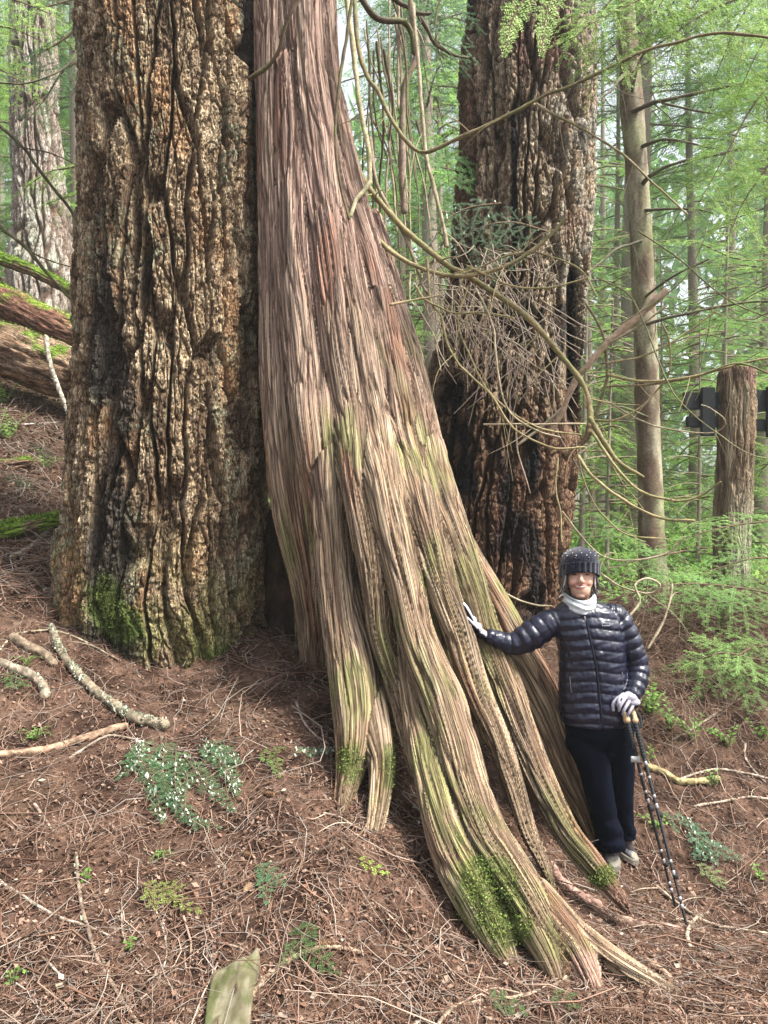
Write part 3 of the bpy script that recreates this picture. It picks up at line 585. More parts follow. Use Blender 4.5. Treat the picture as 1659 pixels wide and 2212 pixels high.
# ------------------------------------------------------------------ forest trees behind
def make_hemlock(seed, H, r0, nb, h0, Lb, col, lsz=(.055, .016), bare=0.0):
    global rng; keep = rng; rng = np.random.default_rng(seed)
    z = np.linspace(-.6, H, 26); c = np.c_[.10*np.sin(z*.3+seed), .10*np.cos(z*.23+seed)-.1, z, r0*(1-.8*np.clip(z, 0, H)/H)+.25*r0*np.exp(-np.clip(z+.6, 0, 9)*2)]
    V, Q = tube(c, 14, rough=.08, s=seed); tb = Bag().put(V, Q, (.30, .25, .20))
    h = h0+(H-h0)*rng.random(nb)**.9; a = rng.random(nb)*6.283; L = Lb*(1-.72*(h-h0)/(H-h0))*(.6+.6*rng.random(nb))
    el = .18-.25*rng.random(nb); D = np.c_[np.cos(a)*np.cos(el), np.sin(a)*np.cos(el), np.sin(el)]
    S = np.c_[np.interp(h, z, c[:, 0]), np.interp(h, z, c[:, 1]), h]
    t = twigset(S, D, np.tile(UP, (nb, 1)), L, .18+.2*rng.random(nb)); v, q = stems(t, .022, 4, 5); tb.put(v, q, (.22, .17, .13))
    if bare:                                    # dead lower limbs
        n = int(bare); hh = .8+(h0+2)*rng.random(n); aa = rng.random(n)*6.283; tt = twigset(np.c_[np.interp(hh, z, c[:, 0]), np.interp(hh, z, c[:, 1]), hh], np.c_[np.cos(aa), np.sin(aa), -.1+.3*rng.random(n)], np.tile(UP, (n, 1)), .5+1.3*rng.random(n), .1)
        v, q = stems(tt, .012, 3, 4); tb.put(v, q, (.22, .18, .15)); t3 = sub(tt, .2, .4); v, q = stems(t3, .005, 3, 2); tb.put(v, q, (.24, .2, .17))
    t1 = sub(t, .13, .38, dr=.28); t2 = sub(t1, .12, .42, dr=.2)
    n1 = needles(join(t1, t2), lsz[0]*.62, lsz[0], lsz[1], col, .35)
    rng = keep; return tb.get(), n1
def plant_tree(kind, x, y, rot, sc, name, label, group, first={}):
    zg = float(gz(x, y))-.1
    if kind not in first:
        (tv, tq, tcx), (nv, nq, nc) = KIND[kind]
        e = empty(name, (0, 0, 0), label, "tree", group); a = add("trunk", tv, tq, M_bark, e, col=tcx); b = add("crown", nv, nq, M_farleaf, e, col=nc, smooth=False); first[kind] = (a, b)
    else:
        e = empty(name, (0, 0, 0), label, "tree", group)
        for s_ in first[kind]: d = s_.copy(); d.parent = e; COL.objects.link(d)
    e.location = (x, y, zg); e.rotation_euler = (0, 0, rot); e.scale = (sc, sc, sc); return e
KIND = [make_hemlock(1, 15, .16, 90, 1.0, 3.2, (.22, .38, .10), bare=20), make_hemlock(2, 18, .22, 85, 3.0, 3.4, (.15, .28, .10), bare=40),
        make_hemlock(3, 9, .07, 70, .3, 2.0, (.22, .37, .09)), make_hemlock(4, 22, .30, 80, 7.0, 3.4, (.16, .29, .11), bare=50),
        make_hemlock(5, 5, .04, 50, .15, 1.4, (.25, .44, .08), (.04, .012))]
r2 = np.random.default_rng(12); placed = []
adj = ["bushy bright green", "tall dark green", "slender yellow-green", "tall bare-stemmed", "low feathery"]
def try_tree(kind, y0, y1, x0, x1, mind, label, group, sc=(.8, 1.2)):
    for _ in range(60):
        y = y0+(y1-y0)*r2.random(); x = (x0+(x1-x0)*r2.random())*y/10
        if all((x-a)**2+(y-b)**2 > mind**2 for a, b in placed):
            placed.append((x, y)); plant_tree(kind, x, y, r2.random()*6.28, sc[0]+(sc[1]-sc[0])*r2.random(), "hemlock_tree", label, group); return
for i in range(11): try_tree([3, 1, 3][i % 3], 14, 30, -6.5, 6.5, 1.6, "tall bare-stemmed conifer in the woods behind", "tall conifers in the woods behind")
for i in range(20): try_tree([1, 0, 3][i % 3], 24, 50, -6.5, 6.5, 2.0, "hazy distant conifer far behind the big trees", "distant conifers in the haze")
for i in range(8): try_tree([0, 2][i % 2], 12, 22, 1.6, 6.0, 1.5, "yellow-green conifer right of the scarred fir", "bright green conifers right of the fire-scarred fir")
for i in range(5): try_tree([0, 2][i % 2], 10.5, 18, .1, 1.9, 1.3, "green conifer seen through the middle gap", "conifers seen through the gap in the middle")
for i in range(6): try_tree([0, 2][i % 2], 12.5, 20, -7, -3.6, 1.5, "green conifer on the left slope", "conifers on the left slope")
for i in range(9): try_tree([4, 2][i % 2], 9.2, 14, 2.6, 6, 1.0, "young feathery conifer near the log post", "young conifers near the log post", (.45, .8))

ORD = 'first second third fourth fifth sixth seventh eighth ninth tenth eleventh twelfth thirteenth fourteenth fifteenth sixteenth seventeenth eighteenth nineteenth twentieth'.split()
ORD += ['twenty-'+w for w in ORD[:9]]
from collections import defaultdict
_g = defaultdict(list)
for o in COL.objects:
    if o.name.startswith("hemlock_tree"): _g[o["group"]].append(o)
for g_, os_ in _g.items():
    for i, o in enumerate(sorted(os_, key=lambda q: q.location.x/q.location.y)): o["label"] = o["label"]+", "+ORD[i]+" from the left"
# undergrowth beyond the slope
n = 95000; y = 7.2*(34/7.2)**(rng.random(n)); x = (rng.random(n)*2-1)*(.62*y+1); pt = fbm(x*.9, y*.9, 0*x, 3, 70)
dens = np.where(x < -2.2, sstep(9, 13, y), sstep(6.8, 9.5, y+.8*pt)); kp = (rng.random(n) < dens*sstep(-.42, .05, pt)) & ~((x < -.8) & (y < 9)); x, y, pt = x[kp], y[kp], pt[kp]; n = len(x)
hh = (.05+.75*np.clip(pt+.35, 0, 1))*rng.random(n)**1.4*sstep(6.5, 11, y)
V, Q, c = bits(x, y, gz(x, y)+hh, .018+.045*rng.random(n)*np.clip(y/14, .5, 1.6), palette(n, [(.20, .38, .07), (.28, .46, .10), (.12, .24, .06), (.34, .46, .16), (.15, .32, .10)], .3), .7, .45)
o = add("undergrowth", V, Q, M_farleaf, col=c, smooth=False); describe(o, "green leafy undergrowth covering the ground of the woods behind", "undergrowth", kind="stuff")
n = 42000; x = (rng.random(n)*2-1)*46; y = 52+16*rng.random(n); z = rng.random(n)**.8*30-1
kp = fbm(x*.28, y*.2, z*.2, 3, 71) > -.08; x, y, z = x[kp], y[kp], z[kp]
V, Q, c = bits(x, y, z+gz(x, y*0+55), .35+.3*rng.random(len(x)), palette(len(x), [(.12, .25, .08), (.10, .2, .07), (.17, .32, .10)], .3), .9, .5)
o = add("far_woods", V, Q, M_farleaf, col=c, smooth=False); describe(o, "far conifer woods closing the view behind the trees", "woods", kind="stuff")

# bough things near the camera and around the fir
YG = (.30, .47, .12)
bough("hemlock_bough", [[(1175, -60, 3.3), (1130, 0, 3.28), (1105, 50, 3.25), (1090, 112, 3.2)]], "crisp pale green needle spray hanging in front of the fire-scarred fir, lower left of two", "bough", L=.07, spacing=.012, up=(.3, -1, .2), col=(.30, .48, .12), nl=.020, nw=.005, nsp=.008, second=False, dr=.1)
bough("hemlock_bough", [[(1215, -60, 3.3), (1190, 0, 3.28), (1178, 45, 3.25), (1170, 112, 3.2)]], "crisp pale green needle spray hanging at the top edge, right of its twin", "bough", L=.06, spacing=.012, up=(.3, -1, .2), col=(.30, .48, .12), nl=.020, nw=.005, nsp=.008, second=False, dr=.1)
bough("hemlock_bough", [[(1700, -140, 4.4), (1520, -60, 4.3), (1380, 0, 4.2), (1260, 60, 4.1)], [(1700, -40, 4.4), (1540, 20, 4.3), (1430, 90, 4.2), (1330, 150, 4.15)], [(1400, -80, 4.3), (1310, 10, 4.25), (1235, 90, 4.2)], [(1560, -60, 4.4), (1480, 40, 4.3), (1440, 150, 4.3)], [(1660, -60, 4.4), (1590, 60, 4.4), (1540, 180, 4.35)], [(1460, -80, 4.3), (1380, 50, 4.25), (1300, 120, 4.2), (1280, 170, 4.2)]],
      "yellow-green hemlock bough drooping over the top right of the view", "bough", L=.36, spacing=.04, up=(0, -.8, .6), col=YG, nl=.015, nw=.0055, nsp=.006, dr=.5, mat=M_farleaf)
bough("hemlock_bough", [[(1750, 100, 4.6), (1640, 210, 4.5), (1570, 330, 4.45), (1510, 440, 4.4)], [(1760, 220, 4.6), (1680, 330, 4.5), (1610, 430, 4.5), (1570, 520, 4.45)], [(1720, 10, 4.6), (1650, 90, 4.5), (1600, 190, 4.5)]],
      "long yellow-green hemlock bough hanging at the right edge above the log post", "bough", L=.36, spacing=.038, up=(-.2, -.8, .5), col=YG, nl=.015, nw=.0055, nsp=.006, dr=.5, mat=M_farleaf)
bough("hemlock_bough", [[(1180, 500, 5.5), (1100, 480, 5.5), (1020, 500, 5.45), (960, 560, 5.4)], [(1080, 440, 5.5), (1010, 450, 5.5), (960, 480, 5.45), (930, 530, 5.45)], [(1150, 560, 5.5), (1080, 540, 5.5), (1010, 590, 5.4)]],
      "dark blue-green cedar bough with pale lichen in front of the fire-scarred fir", "bough", L=.22, spacing=.045, up=(0, -.9, .5), col=(.05, .12, .055), nl=.012, nw=.005, dr=.3, lichen=50)
bough("hemlock_bough", [[(190, 40, 7.5), (130, 90, 7.4), (80, 120, 7.4), (30, 170, 7.4)], [(200, 120, 7.5), (140, 150, 7.4), (100, 210, 7.4), (60, 260, 7.4)], [(210, -20, 7.5), (120, 10, 7.4), (60, 20, 7.4)]],
      "dark green conifer bough hanging left of the huge fir near the top", "bough", L=.5, spacing=.08, up=(0, -.8, .6), col=(.05, .13, .045), nl=.03, nw=.008, nsp=.012, dr=.35, subsp=.06)
bough("hemlock_bough", [[(220, 330, 8.0), (160, 360, 7.9), (110, 370, 7.9), (60, 400, 7.9)], [(230, 400, 8.0), (160, 420, 7.9), (100, 440, 7.9)]],
      "light green conifer bough crossing the pale fir on the left", "bough", L=.5, spacing=.08, up=(0, -.6, .8), col=(.15, .27, .05), nl=.03, nw=.008, nsp=.012, dr=.3, subsp=.06)
bough("hemlock_bough", [[(830, -40, 6.2), (860, 40, 6.1), (850, 140, 6.1), (870, 240, 6.1)], [(960, -40, 6.2), (940, 60, 6.1), (960, 160, 6.1)], [(900, -60, 6.3), (905, 60, 6.2), (930, 230, 6.2)]],
      "dark green cedar bough hanging in the gap beside the leaning cedar, upper of two", "bough", L=.42, spacing=.06, up=(0, -.9, .4), col=(.09, .22, .09), nl=.018, nw=.007, nsp=.009, dr=.45)
bough("hemlock_bough", [[(800, 250, 5.9), (840, 330, 5.9), (850, 430, 5.9)], [(900, 260, 6.0), (920, 360, 6.0), (910, 450, 6.0)], [(960, 300, 6.2), (970, 400, 6.1)]],
      "green cedar bough hanging in the gap beside the leaning cedar, lower of two", "bough", L=.40, spacing=.06, up=(0, -.9, .4), col=(.14, .32, .10), nl=.018, nw=.007, nsp=.009, dr=.45)
bough("hemlock_bough", [[(-60, 60, 6.5), (20, 60, 6.5), (90, 90, 6.5)], [(-60, -20, 6.5), (30, 0, 6.5), (110, 30, 6.5)], [(-60, 140, 6.5), (0, 150, 6.5), (60, 190, 6.5)]],
      "bright yellow-green conifer bough at the top left corner", "bough", L=.42, spacing=.06, up=(0, -.8, .5), col=(.28, .46, .10), nl=.02, nw=.006, nsp=.009, dr=.4)
k = 0
for pth, lab in (
  ([[(1740, 1300, 5.9), (1600, 1270, 5.8), (1460, 1262, 5.7), (1330, 1290, 5.6)], [(1700, 1330, 5.8), (1560, 1300, 5.7), (1440, 1310, 5.6)]], "flat green hemlock bough stretching from the right edge towards the person's hat"),
  ([[(1760, 1120, 6.8), (1620, 1130, 6.8), (1520, 1150, 6.7), (1430, 1185, 6.7)]], "flat green hemlock bough in front of the lower half of the log post"),
  ([[(1760, 1210, 6.4), (1640, 1205, 6.3), (1560, 1225, 6.3), (1480, 1250, 6.2)]], "flat green hemlock bough at the foot of the log post"),
  ([[(1740, 1440, 5.3), (1640, 1425, 5.2), (1560, 1410, 5.1), (1500, 1430, 5.1)], [(1700, 1400, 5.3), (1620, 1390, 5.2)]], "green hemlock bough low at the right edge over the brown bank"),
  ([[(1620, 1400, 5.2), (1560, 1440, 5.1), (1520, 1480, 5.0)], [(1580, 1420, 5.2), (1540, 1470, 5.1)]], "small drooping green spray on the brown bank right of the person's elbow"),
  ([[(1740, 560, 7.4), (1600, 560, 7.3), (1480, 520, 7.2), (1300, 540, 7.1)]], "pale green hemlock bough spread behind the slim trunk at mid height"),
  ([[(1720, 700, 7.6), (1590, 690, 7.5), (1480, 650, 7.5), (1420, 640, 7.4)], [(1700, 760, 7.6), (1560, 740, 7.5)]], "yellow-green hemlock bough above the log post"),
  ([[(1420, 560, 7.4), (1340, 600, 7.3), (1280, 640, 7.3)], [(1400, 500, 7.4), (1320, 520, 7.3), (1270, 560, 7.3)]], "green hemlock bough between the fire-scarred fir and the slim trunk"),
  ([[(1400, 1180, 6.6), (1330, 1140, 6.5), (1270, 1150, 6.5)], [(1480, 1190, 6.6), (1380, 1210, 6.5), (1310, 1230, 6.4)]], "green hemlock bough just right of the person's hat")):
    bough("hemlock_bough", pth, lab, "bough", L=.42, spacing=.055, up=(0, -.35, 1), col=[(.15, .30, .08), (.19, .34, .09)][k % 2], nl=.017, nw=.005, nsp=.007, dr=.12, subsp=.04); k += 1

# sprigs lying on the litter
GS = dict(ground=True, up=(0, -.25, 1), dr=.05, second=True, rs=1.6, ratio=.4, subsp=.02)
for pth, lab, kw in (
  ([[(360, 1605), (352, 1690), (400, 1775), (465, 1800)], [(275, 1625), (325, 1690), (350, 1785)], [(400, 1650), (440, 1700), (500, 1760)], [(430, 1625), (480, 1660), (512, 1725)], [(440, 1615), (520, 1660)], [(300, 1610), (300, 1660), (262, 1690)], [(380, 1630), (380, 1720), (420, 1800)]], "large fallen fir sprig with pale lichen lying below the huge fir", dict(col=(.07, .19, .08), L=.07, lichen=45)),
  ([[(548, 1880), (575, 1905), (575, 1962)], [(560, 1885), (610, 1925)]], "small blue-green fir sprig on the litter, left of the big mossy root", dict(col=(.08, .19, .09), L=.05)),
  ([[(300, 1925), (350, 1945), (425, 1985)], [(320, 1935), (335, 1975)], [(350, 1940), (390, 1930)]], "yellow-green fir sprig on the litter in the lower left", dict(col=(.24, .30, .08), L=.05)),
  ([[(555, 1645), (590, 1655), (603, 1688)], [(570, 1640), (610, 1630)]], "small green sprig left of the cedar's forked root", dict(col=(.14, .25, .06), L=.045)),
  ([[(640, 1640), (685, 1635), (735, 1628)]], "grey-green lichen-covered sprig touching the cedar's forked root", dict(col=(.12, .22, .12), L=.05, lichen=40)),
  ([[(672, 2000), (650, 2050), (610, 2095)], [(650, 2060), (690, 2090), (722, 2115)]], "dark green fir sprig beside the curved foreground stick", dict(col=(.04, .11, .03), L=.055)),
  ([[(770, 1870), (800, 1885), (832, 1900)]], "bright yellow-green sprig left of the big mossy root", dict(col=(.30, .44, .08), L=.04)),
  ([[(0, 1470), (30, 1475), (60, 1490)], [(10, 1500), (40, 1490)]], "green sprig tucked by the broken roots at the left edge", dict(col=(.08, .18, .06), L=.06)),
  ([[(10, 1030), (40, 1045), (70, 1070)], [(0, 1000), (30, 1010)]], "dark green fir sprig on the left slope below the fallen logs", dict(col=(.05, .13, .07), L=.12)),
  ([[(60, 960), (85, 975), (110, 1000)]], "blue-green fir sprig on the left slope beside the huge fir", dict(col=(.06, .14, .08), L=.12)),
  ([[(1480, 1800), (1530, 1835), (1590, 1865)], [(1500, 1830), (1540, 1870)], [(1440, 1780), (1500, 1790)]], "blue-green fir sprig on the litter right of the poles", dict(col=(.10, .22, .13), L=.09, lichen=16)),
  ([[(1500, 1880), (1540, 1900), (1560, 1925)]], "pale green sprig on the litter right of the pole tips", dict(col=(.20, .30, .12), L=.06)),
  ([[(1050, 2175), (1090, 2180), (1130, 2205)], [(1190, 2160), (1240, 2190)]], "dark green sprig at the bottom edge below the root ends", dict(col=(.06, .13, .04), L=.05))):
    k_ = dict(GS); k_.update(kw); bough("fallen_sprig", pth, lab, "sprig", spacing=.018, nl=.011, nw=.0032, nsp=.0045, **k_)

def leafy_plant(px, py, label, n=26, h=.16, w=.14, ls=.028, col=(.15, .30, .06)):
    p = G(px, py); e = empty("leafy_plant", p, label, "plant"); b = Bag(); lb = Bag()
    for k in range(max(3, n//6)):
        a = rng.random()*6.28; q = p+np.array((math.cos(a)*w*rng.random(), math.sin(a)*w*rng.random(), h*(.5+.6*rng.random())))
        c = spline([(*p, .0025), (*((p+q)/2+np.array((0, 0, .03))), .002), (*q, .001)], .02); v, qq = tube(c, 5); b.put(v, qq, (.16, .20, .07))
        t = path_twigs(c, .02, ls, (0, -.3, 1), ang=62, dr=.1, tipL=.7); m = len(t['L'])
        s = unit(np.cross(t['D'], t['U'])); L = t['L'][:, None]; S = t['S']; D = t['D']
        V = np.stack([S, S+D*L*.5+s*L*.32, S+D*L, S+D*L*.5-s*L*.32], 1); lb.put(V.reshape(-1, 3), np.arange(m*4).reshape(-1, 4), np.repeat(palette(m, [col], .3), 4, axis=0))
    add("stem", *b.get()[:2], M_twig, e, col=b.get()[2]); v, q, c = lb.get(); add("leaves", v, q, M_leaf, e, col=c, smooth=False)
for a in ((20, 950, "green leafy plant on the left slope below the big brown log", 40, .3, .35, .05), (100, 1010, "small green plant on the left slope close to the huge fir", 30, .15, .25, .04), (10, 880, "bright green plant at the left edge under the big brown log", 40, .3, .3, .05), (60, 1440, "green mossy plant between the broken roots", 50, .05, .12, .016), (1405, 1545, "bright green leafy plant right of the person's hip", 50, .22, .2, .04), (1450, 1575, "green leafy plant behind the pole handles", 36, .18, .18, .035), (1500, 1600, "green leafy plant on the litter, midway between poles and right edge", 40, .16, .2, .035),
          (1575, 1612, "green leafy plant on the litter near the right edge", 40, .15, .2, .035), (1645, 1600, "green leafy plant cut by the right edge", 30, .15, .16, .035), (1405, 1648, "small leafy plant beside the pole straps", 20, .10, .1, .03),
          (1330, 1420, "green leafy plant glimpsed behind the person's shoulder", 30, .2, .2, .04), (1555, 1365, "tall thin leafy plant on the brown bank", 40, .35, .1, .035), (1480, 1370, "small leafy plant on the brown bank behind the elbow", 30, .3, .1, .03),
          (1420, 1790, "low green plant between the poles and the shoe", 30, .08, .14, .03), (1540, 1700, "small green plant beside the yellow stick", 26, .10, .1, .028), (1640, 1900, "small green plant at the right edge on the litter", 20, .07, .1, .025),
          (185, 1910, "tiny bright green seedling in the lower left litter", 16, .05, .035, .02), (280, 2055, "tiny green seedling near the crossing twigs", 14, .04, .03, .018), (25, 2130, "tiny seedling in the bottom left corner", 16, .05, .05, .02),
          (75, 1600, "low green mossy plant left of the lichen-covered stick", 60, .05, .12, .016), (345, 1860, "low mossy green patch above the yellow-green sprig", 60, .03, .07, .012), (1330, 2110, "small green moss patch between the spreading root ends", 60, .03, .06, .012)):
    leafy_plant(a[0], a[1], a[2], *a[3:])

hz = bpy.data.materials.new("haze"); hz.use_nodes = True; t_ = hz.node_tree; t_.nodes.remove(t_.nodes["Principled BSDF"]); pv = t_.nodes.new("ShaderNodeVolumePrincipled")
pv.inputs['Color'].default_value = (.92, .97, .94, 1); pv.inputs['Density'].default_value = .0018; pv.inputs['Anisotropy'].default_value = .2
t_.links.new(pv.outputs[0], t_.nodes["Material Output"].inputs['Volume'])
_v = np.array([(x, y, z) for x in (-80, 80) for y in (-10, 156) for z in (-9, 52)], float)
o = add("haze", _v, [(0, 1, 3, 2), (4, 6, 7, 5), (0, 4, 5, 1), (2, 3, 7, 6), (0, 2, 6, 4), (1, 5, 7, 3)], hz, smooth=False); describe(o, "pale forest haze in the air between the trees", "haze", kind="stuff")
# ------------------------------------------------------------------ bare branches
OL = (.44, .36, .19); PALE = (.52, .43, .30); DK = (.13, .10, .07); PK = (.38, .28, .22)
def branch_tube(bag, rows, Y0, Y1, r0, r1, col=OL, side=0, n=8, wig=1.0):
    m = len(rows); pts = []
    for i, (px, py) in enumerate(rows):
        f = i/(m-1); Y = Y0+(Y1-Y0)*f; pts.append((*P(px, py, Y), (r0+(r1-r0)*f)/F*Y))
    c = spline(pts, .03); k = rng.integers(0, 999)
    s = np.arange(len(c))*.03; c[:, 0] += wig*(.008*noise(s*4, 0*s, 0*s+k, 1)+.004*noise(s*13, 0*s, 0*s+k, 6)); c[:, 2] += wig*(.008*noise(s*4, 0*s+9, 0*s+k, 2)+.004*noise(s*13, 0*s, 0*s+k, 7)); c[:, 1] += wig*.015*noise(s*2, 0*s+5, 0*s+k, 3)
    c[:, 3] *= .88+.28*noise(s*9, 0*s, 0*s+k, 4)+.5*np.clip(noise(s*5, 0*s+3, 0*s+k, 5)-.25, 0, 1)
    v, q = tube(c, n, rough=.12, s=k); cc = mix(col, (.20, .22, .08), sstep(-.1, .4, noise(v[:, 0]*11, v[:, 1]*11, v[:, 2]*11, 8))*.6); cc = mix(cc, np.array(col)*.45, sstep(0, .4, noise(v[:, 0]*24, v[:, 1]*24, v[:, 2]*24, 9))*.6); bag.put(v, q, cc)
    for _ in range(side):
        i = rng.integers(3, len(c)-2); p = c[i, :3]; L = .10+.3*rng.random(); d = rng.normal(size=3)*.6+np.array((0, 0, -.5)); d[1] *= .5; d /= np.linalg.norm(d)
        e = p+d*L+np.array((0, 0, -.1*L)); mid = p+d*L*.5+rng.normal(size=3)*.02; r = max(.0012, c[i, 3]*.3)
        v, q = tube(spline([(*p, r), (*mid, r*.8), (*e, r*.4)], .04), 5); bag.put(v, q, np.array(col)*1.1)
def cedar_branch(rows, Y0, Y1, r0, r1, col=OL, side=0):
    b = Bag(); branch_tube(b, rows, Y0, Y1, r0, r1, col, side); v, q, c = b.get(); add("branch", v, q, M_twig, ced, col=c)
CB = [
 ([(765, -40), (765, 7), (777, 115), (796, 173), (817, 197), (842, 252), (870, 295), (897, 324), (921, 330), (957, 317), (993, 298), (1053, 269), (1115, 240), (1180, 205), (1235, 185), (1330, 140), (1400, 108), (1450, 92), (1560, 70), (1700, 90)], 4.8, 4.0, 6, 3.5, (.27, .22, .12), 8),
 ([(745, -30), (750, 10), (757, 60), (770, 168), (781, 252), (796, 324), (799, 394)], 4.7, 4.6, 6.5, 6, (.58, .52, .32), 0),
 ([(799, 394), (788, 412), (772, 428), (757, 466)], 4.6, 4.55, 6, 5, (.60, .54, .34), 0),
 ([(762, -30), (760, 0), (748, 84), (731, 192), (724, 276), (729, 360), (742, 430), (755, 473)], 4.5, 4.5, 4.5, 3, (.16, .12, .07), 0),
 ([(745, 290), (765, 350), (800, 410), (850, 470), (900, 520), (960, 568), (1000, 590), (1050, 620), (1120, 670), (1180, 730), (1230, 790), (1262, 840), (1275, 890), (1273, 930)], 4.8, 4.6, 7.5, 7, (.36, .29, .15), 14),
 ([(1273, 920), (1268, 945), (1245, 965), (1225, 985)], 4.6, 4.65, 8, 6, (.20, .13, .08), 4),
 ([(778, 410), (800, 490), (840, 540), (900, 575), (960, 593), (1020, 593), (1090, 577), (1150, 540), (1190, 505), (1222, 474)], 4.75, 4.5, 6, 4.5, OL, 10),
 ([(800, 500), (850, 545), (910, 580), (970, 596), (1030, 580), (1085, 556), (1150, 545), (1210, 560), (1262, 590), (1290, 640)], 4.72, 4.5, 3.5, 2, (.42, .35, .2), 5),
 ([(1010, 575), (1060, 600), (1110, 618), (1180, 622), (1240, 610), (1270, 600)], 4.6, 4.5, 3, 2, OL, 3),
 ([(1160, 225), (1200, 250), (1280, 290), (1350, 340), (1410, 395), (1485, 462)], 4.4, 4.1, 3.5, 2.2, (.42, .34, .2), 3),
 ([(885, -30), (889, 19), (894, 60), (899, 120), (873, 192), (870, 264), (868, 360), (873, 456)], 5.1, 5.2, 6, 9, PK, 2),
 ([(893, 10), (894, 40), (904, 144), (916, 288), (925, 360), (947, 444), (966, 531)], 4.9, 4.8, 4.5, 5, PALE, 2),
 ([(770, -20), (805, 31), (837, 46), (870, 48), (887, 72), (894, 115)], 4.8, 5.0, 9, 6, DK, 0),
 ([(840, -20), (861, 5), (897, 24), (921, 62), (938, 94), (981, 118), (1010, 124)], 5.2, 5.6, 7, 3, DK, 4),
 ([(900, 28), (925, 30), (930, 26)], 5.2, 5.2, 5, 3, DK, 0),
 ([(897, 616), (914, 644), (952, 665), (985, 677), (1044, 675), (1111, 686)], 4.6, 4.5, 3, 2, OL, 2),
 ([(922, 560), (931, 650), (952, 682), (964, 734), (985, 776), (1023, 818), (1065, 860), (1100, 915), (1140, 945), (1200, 968), (1262, 966)], 4.6, 4.4, 3, 2.5, OL, 6),
 ([(897, 656), (922, 696), (941, 734), (952, 766), (969, 793)], 4.6, 4.5, 2, 1.5, PALE, 0),
 ([(939, 560), (941, 692), (943, 755), (952, 801)], 4.65, 4.5, 1.8, 1.5, PALE, 0),
 ([(845, 658), (891, 648), (952, 637)], 4.3, 4.5, 4, 2, (.32, .24, .14), 0),
 ([(1029, 625), (1048, 663), (1067, 713), (1071, 755), (1076, 807), (1086, 860), (1110, 900), (1160, 930), (1210, 945)], 4.5, 4.4, 3, 2, PALE, 4),
 ([(800, 300), (815, 400), (870, 500), (895, 560), (915, 620), (932, 640)], 4.9, 4.6, 5, 4, PK, 2),
 ([(886, 590), (884, 640), (896, 660)], 4.6, 4.5, 3, 2, PALE, 0),
 ([(1274, 925), (1330, 1010), (1380, 1060), (1455, 1080), (1505, 1075), (1556, 1040)], 4.6, 4.2, 4, 2.5, OL, 3),
 ([(1275, 905), (1314, 968), (1340, 1000), (1388, 1030)], 4.6, 4.5, 7, 4, (.30, .24, .13), 0),
 ([(1249, 985), (1280, 1030), (1355, 1085), (1430, 1120), (1500, 1125)], 4.6, 4.3, 4.5, 3, OL, 2),
 ([(1245, 985), (1265, 1050), (1300, 1110), (1355, 1155), (1440, 1165)], 4.6, 4.5, 2.2, 1.8, OL, 1),
 ([(1215, 1105), (1270, 1175), (1310, 1205), (1370, 1210), (1440, 1195), (1480, 1160)], 4.7, 4.5, 2.2, 2, PALE, 3),
 ([(1045, 917), (1110, 916), (1265, 915)], 4.6, 4.5, 2.5, 2, PALE, 2),
 ([(1115, 920), (1120, 980), (1145, 1065)], 4.6, 4.5, 2.2, 1.8, PK, 0),
 ([(1205, 990), (1200, 1060), (1212, 1110), (1214, 1170)], 4.6, 4.5, 2.6, 1.8, OL, 0),
 ([(1050, 1250), (1090, 1282), (1150, 1306), (1192, 1309)], 4.5, 4.3, 2.6, 2.2, PALE, 1),
 ([(1010, 620), (990, 700), (1020, 780), (1060, 850), (1120, 900), (1170, 925), (1255, 940)], 4.6, 4.5, 2.5, 2, OL, 4)]
for a in CB: cedar_branch(*a)
b = Bag(); branch_tube(b, [(540, 170), (556, 160), (580, 142), (602, 112), (612, 70), (630, 25), (650, -30)], 4.45, 4.3, 6, 4.5, (.15, .10, .06), 0); v, q, c = b.get(); add("branch", v, q, M_twig, fir, col=c)
r3 = np.random.default_rng(4)
for i in range(17):     # hanging thin limbs in the gap
    x0 = 760+110*r3.random(); y0 = -30+180*r3.random(); L = 250+330*r3.random(); sx = 25*r3.normal()+20; pts = [(x0, y0)]
    for k in range(4): pts.append((x0+sx*(k+1)/4+8*r3.normal(), y0+L*(k+1)/4))
    dark = i % 2; cedar_branch(pts, 5.0+.6*r3.random(), 5.0+.6*r3.random(), 1.6+3*r3.random()**2, 1.2+1.2*r3.random(), [(.46, .38, .26), (.17, .14, .09)][dark], 1)

# dead tangle hung in front of the scarred fir
tn = empty("dead_branch_tangle", P(1120, 900, 5.4), "thicket of thin dead pinkish twigs caught in front of the fire-scarred fir", "dead branches")
b = Bag()
for i in range(165):
    x0 = 900+310*r3.random(); y0 = 520+330*r3.random()*(.35+.65*(x0-900)/310); a = r3.normal()*.65+1.35; L = 40+190*r3.random()**1.5; Y = 5.0+.6*r3.random()
    pts = [(x0, y0), (x0+L*.5*math.cos(a)+5*r3.normal(), y0+L*.5*math.sin(a)+5*r3.normal()), (x0+L*math.cos(a+.3*r3.normal()), y0+L*math.sin(a))]
    branch_tube(b, pts, Y, Y-.1+.2*r3.random(), 1.0+.9*r3.random(), .8, [(.46, .36, .31), (.38, .28, .23), (.55, .45, .36)][i % 3], 0, n=4)
for i in range(9):
    x0 = 1000+210*r3.random(); y0 = 690+180*r3.random(); Y = 5.1+.4*r3.random()
    for k in range(12):
        a = 6.28*r3.random(); L = 12+22*r3.random(); branch_tube(b, [(x0, y0), (x0+L*.5*math.cos(a), y0+L*.5*math.sin(a)), (x0+L*math.cos(a), y0+L*math.sin(a)+3)], Y, Y+.05, .9, .7, (.42, .32, .28), 0, n=3)
v, q, c = b.get(); add("twigs", v, q, M_twig, tn, col=c)

